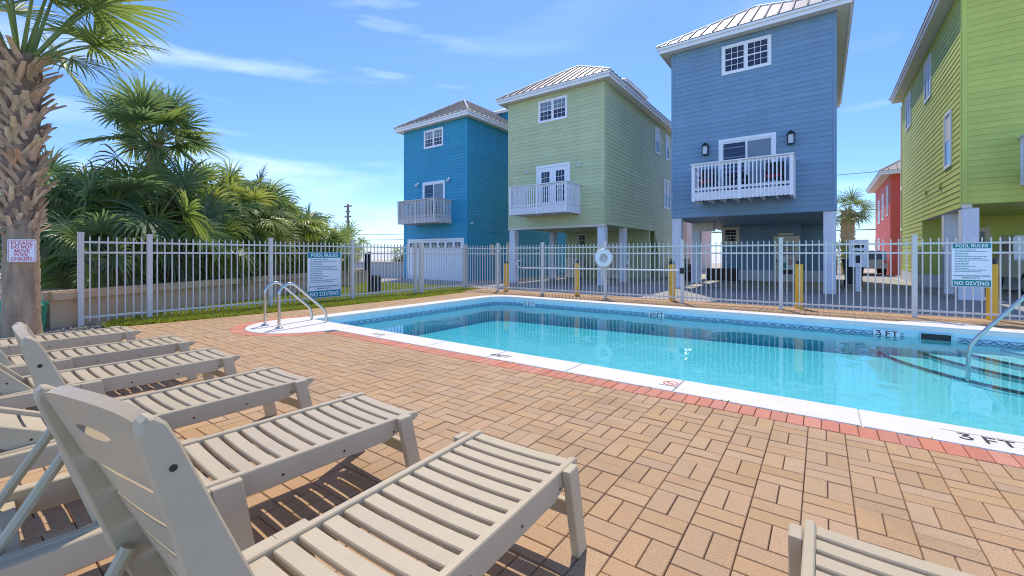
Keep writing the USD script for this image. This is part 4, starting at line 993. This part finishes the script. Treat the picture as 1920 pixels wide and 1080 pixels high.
# (azimuth deg, elevation deg, petiole, blade radius, droop)
near_fronds = [(38, 50, 1.25, 1.15, .55), (22, 66, 1.25, 1.1, .45), (66, 62, 1.15, 1.05, .5), (36, 22, .62, .70, .95), (5, 58, 1.3, 1.1, .5), (80, 66, 1.2, 1.1, .5), (100, 48, 1.1, 1.0, .6), (128, 55, 1.2, 1.05, .6), (150, 35, 1.1, 1.0, .8), (-18, 56, 1.3, 1.1, .6), (-45, 50, 1.25, 1.1, .6),
               (180, 58, 1.2, 1.05, .6), (-80, 42, 1.2, 1.05, .7), (-115, 55, 1.2, 1.05, .6), (-150, 40, 1.2, 1.0, .8), (50, 76, 1.25, 1.1, .35), (-20, 76, 1.25, 1.1, .35), (140, 76, 1.2, 1.1, .35), (-110, 74, 1.2, 1.0, .4), (-65, 30, 1.1, .95, .9), (48, 38, .85, .85, .8)]
for i, (az, el, pet, rad, dr_) in enumerate(near_fronds):
    b = top0 + np.array([math.cos(math.radians(az)), math.sin(math.radians(az)), 0]) * .14 + (0, 0, .1 * (el > 55))
    pm, bm = frond(b, math.radians(az), math.radians(el), pet, rad, dr_, 40, 2.25, .3, .040, 100 + i, .35)
    fr_ = put(palm, 'frond', bm, 'frond_green'); put(fr_, 'petiole', pm, 'petiole')

CAMP = np.zeros(2)
def palm_tree(name, label, x, y, zc, rad, trunk_r=.14, nf=24, z0=.45, skirt=True, mats=('frond_deep', 'frond_green'), group=None, seed=0, nseg=34, minel=-25, boots=False, droop=.75, width=.056, sk=1.0):
    t = thing(name, label, 'palm tree', group); r_ = np.random.default_rng(seed)
    put(t, 'trunk', trunk_mesh((x, y, z0 - .1), (x, y, zc), trunk_r * .9, trunk_r, 12, 16, .06, seed), 'bark' if not boots else 'boot')
    if boots:
        for k in range(60):
            z = z0 + (zc - z0) * (.25 + .75 * k / 60); put(t, 'leaf_base', boot(MB(), (x, y), k * 2.4, z, trunk_r * .8, .16, .3, .13, .08 * (-1) ** k), 'boot')
    for k in range(nf):
        az = k * 2.39996 + r_.normal(0, .2); e = 1 - k / (nf - 1); el = math.radians(minel + (82 - minel) * e ** 1.1 + r_.normal(0, 5))
        pet = rad * .55 * r_.uniform(.85, 1.15); br = rad * .62 * r_.uniform(.85, 1.12)
        pm, bm = frond((x + .05 * math.cos(az), y + .05 * math.sin(az), zc), az, el, pet, br, droop * r_.uniform(.8, 1.25), nseg, 2.15, .3, width, seed * 100 + k)
        f_ = put(t, 'frond', bm, mats[k % len(mats)]); put(f_, 'petiole', pm, 'petiole')
    if skirt:
        dm = MB()
        for k in range(34):
            az = r_.uniform(0, 6.283); el = math.radians(r_.uniform(-65, 8)); dz = r_.uniform(.0, 1.0)
            pm, bm = frond((x, y, zc - dz * min(1.0, max(.2, zc - .9))), az, el, sk * rad * (.42 - .12 * dz), sk * rad * .55, 1.7, 12, 1.7, .1, .034, seed * 77 + k); dm.add(np.concatenate(bm.v), bm.f); dm.add(np.concatenate(pm.v), pm.f)
        tag(put(t, 'dead_skirt', dm, 'frond_dead'), kind='stuff')
    return t
G = 'palms crowded behind the planter wall'
palm_tree('thicket_palm', 'tallest palm of the thicket, its round crown clear against the sky', -13.1, 3.3, 3.9, 1.32, .16, 28, group=G, seed=11, minel=6, droop=.55, sk=1.45, mats=('frond_deep', 'frond_green', 'frond_deep'))
spec = [('grey green palm behind the left end of the thicket, level with the brown skirt', -13.7, 2.0, 2.3, 1.2, 24, 26, ('frond_deep', 'frond_green')),
        ('weeping palm whose long leaves hang over the wall below the tallest crown', -12.3, 3.1, 2.0, 1.55, 30, 12, ('frond_green', 'frond_deep')),
        ('drooping palm at the left end of the thicket, beside the signed trunk', -12.6, 2.1, 1.75, 1.4, 28, 13, ('frond_deep', 'frond_deep')),
        ('low spiky palm by the corner of the planter wall', -11.35, 1.95, 1.15, .95, 20, 14, ('frond_deep', 'frond_green')),
        ('bright green palm right of the weeping one, mid thicket', -12.9, 4.4, 1.75, 1.4, 28, 15, ('frond_yellow', 'frond_green')),
        ('upright palm crown rising behind the middle of the thicket', -14.0, 5.2, 2.75, 1.2, 24, 16, ('frond_green', 'frond_yellow')),
        ('blue green palm crown behind, just right of the upright one', -14.6, 6.2, 2.65, 1.35, 24, 17, ('frond_deep', 'frond_green')),
        ('yellowish palm over the middle of the planter wall', -13.6, 5.6, 2.05, 1.5, 28, 18, ('frond_yellow', 'frond_green')),
        ('shaggy palm above the left pool rules sign', -14.5, 7.0, 1.85, 1.45, 28, 19, ('frond_green', 'frond_yellow')),
        ('last large palm at the right end of the thicket', -15.4, 8.3, 1.8, 1.35, 28, 20, ('frond_green', 'frond_deep')),
        ('small palm low behind the wall at the thicket\'s right end', -15.7, 9.6, 1.35, 1.1, 24, 21, ('frond_yellow', 'frond_green')),
        ('dark palm hidden deep behind the weeping one', -14.2, 3.4, 1.8, 1.45, 26, 22, ('frond_deep', 'frond_deep')),
        ('dark palm at the back left of the thicket', -14.3, 1.9, 1.7, 1.4, 24, 23, ('frond_deep', 'frond_deep')),
        ('palm in the second rank behind the yellowish one', -15.3, 5.6, 2.1, 1.4, 24, 24, ('frond_green', 'frond_deep')),
        ('palm in the second rank behind the shaggy one', -16.2, 7.4, 1.9, 1.4, 24, 25, ('frond_deep', 'frond_green'))]
for lb, x, y, zc, rad, nf, sd_, ms in spec:
    palm_tree('thicket_palm', lb, x, y, zc, rad, .13, nf, group=G, seed=sd_, minel=-50, mats=ms, droop=1.25)
palm_tree('far_palm', 'single palm with shaggy trunk far behind, between blue and red houses', 1.35, 35, 4.0, 1.4, .36, 26, 0, False, seed=31, boots=True, minel=-30, nseg=18, width=.05)
palm_tree('far_palm', 'distant palm past the right end of the thicket', -29.2, 19.0, 2.1, 1.6, .2, 24, -.2, True, seed=32, nseg=16, minel=-40, width=.06)
palm_tree('far_palm', 'low distant palm beside the left edge of the teal house', -31.5, 26, 1.1, 1.1, .2, 22, -.2, True, seed=33, nseg=16, minel=-40, width=.06)
palm_tree('far_palm', 'small bushy palm under the far single palm behind the sign post', .6, 34, 1.0, 1.3, .2, 18, 0, False, seed=34, nseg=16, minel=-20, width=.05)

# sign on the palm trunk
ps = thing('palm_sign', 'white sign with red lettering fixed to the near palm trunk', 'sign')
sn = np.array([.86, -.51, 0]); sn /= np.linalg.norm(sn); sx_ = np.array([-sn[1], sn[0], 0]); SWX = .31
o3 = np.array([-9.78, .86, 1.105]) + sn * .225 + sx_ * (.115 - SWX / 2)
def plate3(poly, h0, h1): return MB().prism(poly, h0, h1, lambda v: o3 + v[:, :1] * sx_ + v[:, 1:2] * U + v[:, 2:] * sn)
put(ps, 'sign_board', plate3(rrect(0, SWX, 0, .335, .025), 0, .004), 'sign_white')
put(ps, 'border_line', plate3(rrect(.010, SWX - .010, .012, .323, .02).difference(rrect(.015, SWX - .015, .018, .317, .017)), .0035, .0052), 'sign_red')
for k, (s, a, w_) in enumerate((('PLEASE', .04, .23), ('DO NOT', .04, .23), ('MOVE', .075, .165), ('POOL', .075, .16), ('CHAIRS', .04, .23))):
    put(ps, 'lettering', sgn(text(s, .045, True, .0015, w_), o3 + sx_ * a + U * (.258 - k * .058) + sn * .0042, sx_, U), 'sign_red')

# ------------------------------------------------------------------ small things by the fence and in the street
bin_ = thing('green_bin', 'green plastic storage bin behind the near palm trunk', 'bin')
put(bin_, 'tub', MB().loft([[(-10.62, .55, 0), (-9.86, 1.05, 0), (-10.06, 1.13, 0), (-10.75, .78, 0)], [(-10.68, .50, .42), (-9.80, 1.06, .42), (-10.06, 1.165, .42), (-10.82, .80, .42)]]), 'green_bin')
put(bin_, 'lid', MB().loft([[(-10.72, .47, .425), (-9.77, 1.07, .425), (-10.06, 1.185, .425), (-10.86, .82, .425)], [(-10.68, .5, .46), (-9.80, 1.06, .46), (-10.06, 1.165, .46), (-10.82, .80, .46)]]), 'green_bin')
for i, (x, y, zt, lb) in enumerate(((-8.62, 11.55, 1.02, 'yellow bollard at the pool corner, leftmost of the five'), (-6.0, 11.6, 1.06, 'yellow bollard left of the life ring'), (-3.2, 11.62, 1.06, 'yellow bollard in the sunlit patch between sage and blue houses'), (-.42, 11.64, 1.10, 'yellow bollard before the blue house carport door'), (2.56, 11.66, 1.14, 'yellow bollard behind the right pool rules sign'))):
    b = thing('bollard', lb, 'bollard', 'yellow bollards behind the far fence')
    put(b, 'post', MB().tube([(x, y, -.1), (x, y, zt - .12), (x, y, zt - .10)], [.078, .078, .07], 20), 'bollard_yellow', smooth=40)
    put(b, 'cap', MB().tube([(x, y, zt - .10), (x, y, zt - .05), (x, y, zt - .01), (x, y, zt)], [.055, .055, .04, .012], 16), 'black_plastic', smooth=50)
# life ring on the far fence
lr = thing('life_ring', 'round white life ring hanging on the far fence', 'life ring')
tor = trimesh.creation.torus(.185, .072, 36, 14); tor.apply_transform(trimesh.transformations.rotation_matrix(math.pi / 2, (1, 0, 0))); tor.apply_translation((-4.93, 11.14, 1.13))
put(lr, 'ring', MB().tm(tor), 'ring_foam', smooth=60)
rp = MB()
for k in range(4):
    a0 = k * math.pi / 2 + .5; rp.tube([(-4.93 + .27 * math.cos(a) * (1.0 - .06 * math.sin((a - a0) * 2)), 11.08, 1.13 + .27 * math.sin(a)) for a in np.linspace(a0, a0 + 1.5, 8)], .006, 5)
    rp.tube([(-4.93 + r_ * math.cos(a0), 11.14 + dy, 1.13 + r_ * math.sin(a0)) for r_, dy in ((.108, 0), (.185, -.078), (.262, 0))], .010, 5)
put(lr, 'grab_rope', rp, 'rope')
cl = MB(); 
for k in range(7): cl.tube([(-4.95 + .06 * math.cos(t + k), 11.13, .78 - .02 * k + .11 * math.sin(t)) for t in np.linspace(0, 6.0, 12)], .006, 5)
put(lr, 'rope_coil', cl, 'rope')
hk = thing('life_hook', 'long white rescue pole hung level on the far fence', 'rescue pole')
put(hk, 'pole', MB().tube([(-7.75, 11.205, .80), (-5.3, 11.205, .81), (-2.9, 11.205, .82)], .018, 8), 'trim_white', smooth=60)
put(hk, 'hook', MB().tube([(-7.75 - .05, 11.205, .80), (-7.9, 11.205, .83), (-7.98, 11.205, .93), (-7.92, 11.205, 1.02), (-7.8, 11.205, 1.03)], .010, 6), 'trim_white')
put(hk, 'bracket', MB().box(-2.90, -2.80, 11.17, 11.21, .74, .88), 'black_plastic')

# balcony chairs on the blue house
for i, (xx, lb) in enumerate(((-3.25, 'black chair with red cushion at the left of the blue house balcony'), (-1.25, 'black chair with red cushion at the right of the blue house balcony'))):
    c = thing('balcony_chair', lb, 'chair', 'chairs on the blue house balcony'); z = 3.302; y = 16.15
    put(c, 'seat', MB().box(xx - .28, xx + .28, y - .25, y + .25, z + .36, z + .40), 'lantern_black')
    for sx in (-.28, .24):
        for sy in (-.25, .21): put(c, 'leg', MB().box(xx + sx, xx + sx + .04, y + sy, y + sy + .04, z, z + (.62 if sy < 0 else .36)), 'lantern_black')
        put(c, 'armrest', MB().box(xx + sx - .02, xx + sx + .07, y - .27, y + .25, z + .621, z + .65), 'lantern_black')
    bk = MB()
    for k in range(5): bk.loft([[(xx - .26 + k * .105, y + .22, z + .40), (xx - .17 + k * .105, y + .22, z + .40), (xx - .17 + k * .105, y + .24, z + .40), (xx - .26 + k * .105, y + .24, z + .40)], [(xx - .26 + k * .105, y + .36, z + .98), (xx - .17 + k * .105, y + .36, z + .98), (xx - .17 + k * .105, y + .38, z + .98), (xx - .26 + k * .105, y + .38, z + .98)]])
    put(c, 'backrest', bk, 'lantern_black'); put(c, 'cushion', MB().cbox(xx - .25, xx + .25, y - .24, y + .2, z + .402, z + .49, .02), 'cushion_red')
bt = thing('balcony_table', 'small dark table between the two balcony chairs', 'table')
put(bt, 'table_top', MB().cbox(-2.5, -2.0, 15.9, 16.35, 3.82, 3.86), 'lantern_black')
for sx in (-2.48, -2.06):
    for sy in (15.92, 16.29): put(bt, 'leg', MB().box(sx, sx + .04, sy, sy + .04, 3.302, 3.82), 'lantern_black')

# things under the carports
bx = thing('storage_bench', 'long dark brown storage bench against the blue house carport wall', 'bench')
put(bx, 'chest', MB().cbox(-4.55, -3.25, 22.3, 22.9, 0, .50), 'dark_brown'); put(bx, 'lid', MB().cbox(-4.58, -3.22, 22.27, 22.93, .505, .56), 'dark_brown')
for k in range(9): put(bx, 'plank', MB().box(-4.55 + k * .145, -4.41 + k * .145, 22.28, 22.299, .03, .49), 'dark_brown')
wh = thing('utility_cabinet', 'cream utility cabinet under the sage house carport', 'cabinet')
put(wh, 'cabinet_body', MB().cbox(-11.75, -10.95, 21.3, 21.9, -.05, 1.0), 'trim_cream'); put(wh, 'cabinet_top', MB().cbox(-11.8, -10.9, 21.25, 21.95, 1.005, 1.06), 'trim_cream'); put(wh, 'handle', MB().box(-11.2, -11.16, 21.26, 21.295, .5, .7), 'lantern_black')
ac = thing('condenser_unit', 'dark air conditioning unit behind the sage house side wall', 'air conditioner')
put(ac, 'casing', MB().cbox(-6.85, -6.05, 24.6, 25.4, -.02, .95), 'black_plastic'); put(ac, 'top_cover', MB().cbox(-6.88, -6.02, 24.57, 25.43, .955, 1.0), 'block_grey')
for k in range(9): put(ac, 'louvre', MB().box(-6.84, -6.06, 24.575, 24.598, .08 + k * .095, .12 + k * .095), 'block_grey')
for i, (x, y, w_, hh, lb) in enumerate(((-5.35, 21.2, .55, .42, 'brown wooden crate on the ground left of the blue house columns'), (-5.28, 21.3, .45, .36, 'smaller brown crate stacked on the wooden crate'))):
    c = thing('wooden_crate', lb, 'crate'); z = -.02 if i == 0 else .405
    for k in range(3):
        for yy in (y, y + w_ - .02): put(c, 'slat', MB().box(x, x + w_, yy, yy + .02, z + .01 + k * hh / 3, z + .01 + (k + .82) * hh / 3), 'dark_brown')
        for xx in (x, x + w_ - .02): put(c, 'slat', MB().box(xx, xx + .02, y + .021, y + w_ - .021, z + .01 + k * hh / 3, z + .01 + (k + .82) * hh / 3), 'dark_brown')
    put(c, 'base', MB().box(x + .021, x + w_ - .021, y + .021, y + w_ - .021, z + .012, z + .03), 'dark_brown')
ng = thing('blue_notice', 'small pale blue notice on the sage house side column', 'sign')
put(ng, 'plate', MB().cbox(-7.40, -7.375, 19.25, 19.65, .75, 1.35), 'ring_foam'); put(ng, 'mark', MB().box(-7.3745, -7.372, 19.33, 19.57, .95, 1.2), 'sign_teal')
gmt = thing('gas_meter', 'grey gas meter with pipes at the foot of the sage house side wall', 'meter')
put(gmt, 'meter_body', MB().cbox(-7.36, -7.16, 26.1, 26.4, .45, .85, .02), 'block_grey'); put(gmt, 'pipe', MB().tube([(-7.26, 26.05, -.1), (-7.26, 26.05, .7), (-7.26, 26.05, .95), (-7.37, 26.05, .97)], .02, 8), 'block_grey')
# sign post in the gap
sp_ = thing('sign_post', 'white post with a small notice in the gap beside the blue house', 'sign')
put(sp_, 'post', MB().cbox(.92, 1.06, 18.5, 18.64, -.05, 1.32), 'trim_white'); put(sp_, 'notice', MB().cbox(.74, 1.24, 18.46, 18.498, .80, 1.72), 'sign_white')
put(sp_, 'notice_mark', MB().prism(unary_union([sbox(.84, 1.45, 1.14, 1.58), sbox(.84, 1.30, 1.14, 1.34), sbox(.92, .94, 1.06, 1.2)]), 0, .004, lambda v: np.c_[v[:, 0], 18.459 - v[:, 2], v[:, 1]]), 'ink')
tb = thing('trash_cart', 'black wheeled bin beside the blue house in the gap', 'bin')
put(tb, 'tub', MB().loft([[(.75, 20.6, .1), (1.2, 20.6, .1), (1.2, 21.1, .1), (.75, 21.1, .1)], [(.65, 20.5, .98), (1.3, 20.5, .98), (1.3, 21.2, .98), (.65, 21.2, .98)]]), 'black_plastic')
put(tb, 'lid', MB().cbox(.62, 1.33, 20.46, 21.24, .985, 1.06), 'black_plastic')
for sx in (.70, 1.2): put(tb, 'wheel', MB().tube([(sx, 21.15, .13), (sx + .06, 21.15, .13)], .13, 14), 'rubber')
# grey parked car far behind, seen from its rear
def car(name, label, x, y, zb, w, l, h, body, rear_at_front=True, truck=False):
    c = thing(name, label, 'truck' if truck else 'car')
    prof = [(0, .42), (.02, .95), (.12, 1.0), (.45, 1.55), (2.3, 1.6), (3.0, 1.05), (3.9, .95), (4.3, .8), (4.35, .4)] if not truck else [(0, .55), (0, 1.1), (1.9, 1.12), (2.0, 1.85), (3.4, 1.9), (3.95, 1.2), (5.2, 1.12), (5.4, .95), (5.45, .5)]
    sl_, sz = l / prof[-1][0], h / max(p[1] for p in prof)
    rings = []
    for xx, ins in ((x, .05), (x + .06, 0), (x + w - .06, 0), (x + w, .05)):
        rings.append([(xx, y + p[0] * sl_ + (ins if i == 0 else 0), zb + p[1] * sz - ins * (p[1] > .9)) for i, p in enumerate(prof)])
    mb = MB(); mb.loft(rings, cap=False)
    for rr, fl_ in ((rings[0], 1), (rings[-1], 0)):
        g = Polygon([(p[1], p[2]) for p in rr]); v2, f2 = trimesh.creation.triangulate_polygon(g, engine='earcut'); mb.add(np.c_[np.full(len(v2), rr[0][0]), v2], np.array(f2).tolist())
    b = put(c, 'body', mb, body)
    for wy in (.85 * sl_, (prof[-1][0] - .95) * sl_):
        for wx in (x - .012, x + w - .2):
            wl = put(c, 'wheel', MB().tube([(wx, y + wy, zb + .36), (wx + .03, y + wy, zb + .36), (wx + .18, y + wy, zb + .36), (wx + .212, y + wy, zb + .36)], [.32, .36, .36, .32], 22), 'rubber', smooth=40)
            put(wl, 'rim', MB().tube([(wx - .006, y + wy, zb + .36), (wx + .1, y + wy, zb + .36)], .2, 14), 'block_grey')
    for sx in (x + .05, x + w - .25): put(c, 'tail_light', MB().box(sx, sx + .2, y - .012 + .02, y + .03, zb + .78 * sz, zb + .95 * sz), 'tail_red')
    put(c, 'bumper', MB().cbox(x + .03, x + w - .03, y - .1, y + .06, zb + .42, zb + .60, .02), 'black_plastic' if truck else body)
    if not truck: put(c, 'rear_window', MB().loft([[(x + .2, y + .12 * sl_, zb + 1.05 * sz), (x + w - .2, y + .12 * sl_, zb + 1.05 * sz), (x + w - .2, y + .17 * sl_, zb + 1.05 * sz), (x + .2, y + .17 * sl_, zb + 1.05 * sz)], [(x + .26, y + .41 * sl_, zb + 1.5 * sz), (x + w - .26, y + .41 * sl_, zb + 1.5 * sz), (x + w - .26, y + .46 * sl_, zb + 1.5 * sz), (x + .26, y + .46 * sl_, zb + 1.5 * sz)]]), 'glass_dark')
    else: put(c, 'side_window', MB().box(x - .012, x + .01, y + 2.1 * sl_, y + 3.3 * sl_, zb + 1.28 * sz, zb + 1.7 * sz), 'glass_dark')
    return c
car('parked_car', 'grey car parked far behind, in the gap beside the red house', 1.35, 33.0, 0, 1.75, 4.3, 1.5, 'car_grey')
car('pickup_truck', 'white pickup truck under the lime house carport at the right edge', 4.72, 17.9, 0, 1.9, 4.4, 1.85, 'car_white', truck=True)

# dog-waste station / lamp on the lawn, grey wall, far scenery
dp = thing('lawn_post', 'black post with box and bin on the lawn behind the left fence', 'post station')
put(dp, 'post', MB().cbox(-11.9, -11.83, 8.45, 8.52, -.05, 1.32), 'black_plastic'); put(dp, 'dispenser', MB().cbox(-11.97, -11.73, 8.36, 8.449, .72, 1.28), 'black_plastic')
put(dp, 'bin', MB().tube([(-11.68, 8.6, .0), (-11.68, 8.6, .5), (-11.68, 8.6, .56)], [.14, .17, .12], 14), 'black_plastic')
gw_ = thing('block_wall', 'pale grey block wall beyond the driveway left of the teal house', 'wall')
put(gw_, 'wall_face', MB().loft([[(-30, 14.2, -.4), (-18.3, 17.6, -.4), (-18.35, 17.8, -.4), (-30, 14.4, -.4)], [(-30, 14.2, .72), (-18.3, 17.6, .72), (-18.35, 17.8, .72), (-30, 14.4, .72)]]), 'block_grey')
put(gw_, 'wall_cap', MB().loft([[(-30, 14.15, .722), (-18.25, 17.55, .722), (-18.35, 17.85, .722), (-30, 14.45, .722)], [(-30, 14.15, .78), (-18.25, 17.55, .78), (-18.35, 17.85, .78), (-30, 14.45, .78)]]), 'concrete')
dn_ = MB(); xs_, ys_ = np.linspace(-150, 60, 90), np.linspace(0, 1, 10)
dv_ = []
for a in xs_:
    for b in ys_:
        zz = 2.7 * math.sin(math.pi * b) * (.55 + .6 * meshkit.noise(np.array([[a * .12, b * 2, 0]]), 8)[0]); dv_.append((a, 78 + 26 * b - .35 * (a + 20) * (a < -20) * -1 * 0, -.3 + zz))
k = len(ys_); dn_.add(dv_, [(i * k + j, (i + 1) * k + j, (i + 1) * k + j + 1, i * k + j + 1) for i in range(len(xs_) - 1) for j in range(k - 1)])
tag(put('/World', 'sand_dunes', dn_, 'white_sand', smooth=True), kind='structure')
def pole(name, label, x, y, h, arms):
    p = thing(name, label, 'utility pole'); put(p, 'shaft', MB().tube([(x, y, -.4), (x, y, h)], [.16, .11], 10), 'wood_pole')
    for z, w_ in arms: put(p, 'cross_arm', MB().box(x - w_, x + w_, y - .06, y + .06, z - .06, z + .06), 'wood_pole')
    return p
pole('utility_pole', 'utility pole with several arms behind the thicket\'s right end', -37.0, 24.0, 6.1, [(5.9, .6), (5.4, .3), (4.9, .5), (4.4, .3)])
pole('utility_pole', 'plain utility pole just left of the teal house', -43.0, 38.0, 4.6, [])
for lb, z, o in (('upper power line left of the teal house', 4.35, 0), ('lower power line left of the teal house', 3.6, .3)):
    pts_ = [(-75 + 70 * t, 29.3 + 20 * t + o, z - .35 + 1.4 * (t - .5) ** 2) for t in np.linspace(0, 1, 14)]
    tag(put('/World', 'power_line', MB().tube(pts_, .035, 5), 'wire'), lb, 'power line')
for lb, z in (('power line crossing the gap beside the red house', 3.35), ('thin upper wire crossing the gap beside the red house', 8.2)):
    tag(put('/World', 'power_line', MB().tube([(-14 + 3 * t, 47, z + .01 * (t - 6) ** 2) for t in range(14)], .04 if z < 5 else .025, 5), 'wire'), lb, 'power line')
for i, (x, y, w_, d_, hh, mm, lb) in enumerate(((-58, 22, 8, 6, 3.4, 'siding_pink', 'low pale pink cottage far off behind the near palm trunk'), (-62, 55, 14, 6, 2.6, 'trim_white', 'low white building far off left of the teal house'))):
    c = thing('far_cottage', lb, 'house'); put(c, 'wall', MB().box(x, x + w_, y, y + d_, -.4, hh), mm)
    put(c, 'roof', MB().add([(x - .4, y - .4, hh), (x + w_ + .4, y - .4, hh), (x + w_ + .4, y + d_ + .4, hh), (x - .4, y + d_ + .4, hh), (x + 2, y + d_ / 2, hh + 1.2), (x + w_ - 2, y + d_ / 2, hh + 1.2)], [(0, 1, 5, 4), (1, 2, 5), (2, 3, 4, 5), (3, 0, 4), (3, 2, 1, 0)]), 'block_grey')
    for k in range(3): put(c, 'window', MB().box(x + 1 + k * (w_ - 2) / 3, x + 1.8 + k * (w_ - 2) / 3, y - .03, y + .05, hh - 1.6, hh - .6), 'glass_dark')
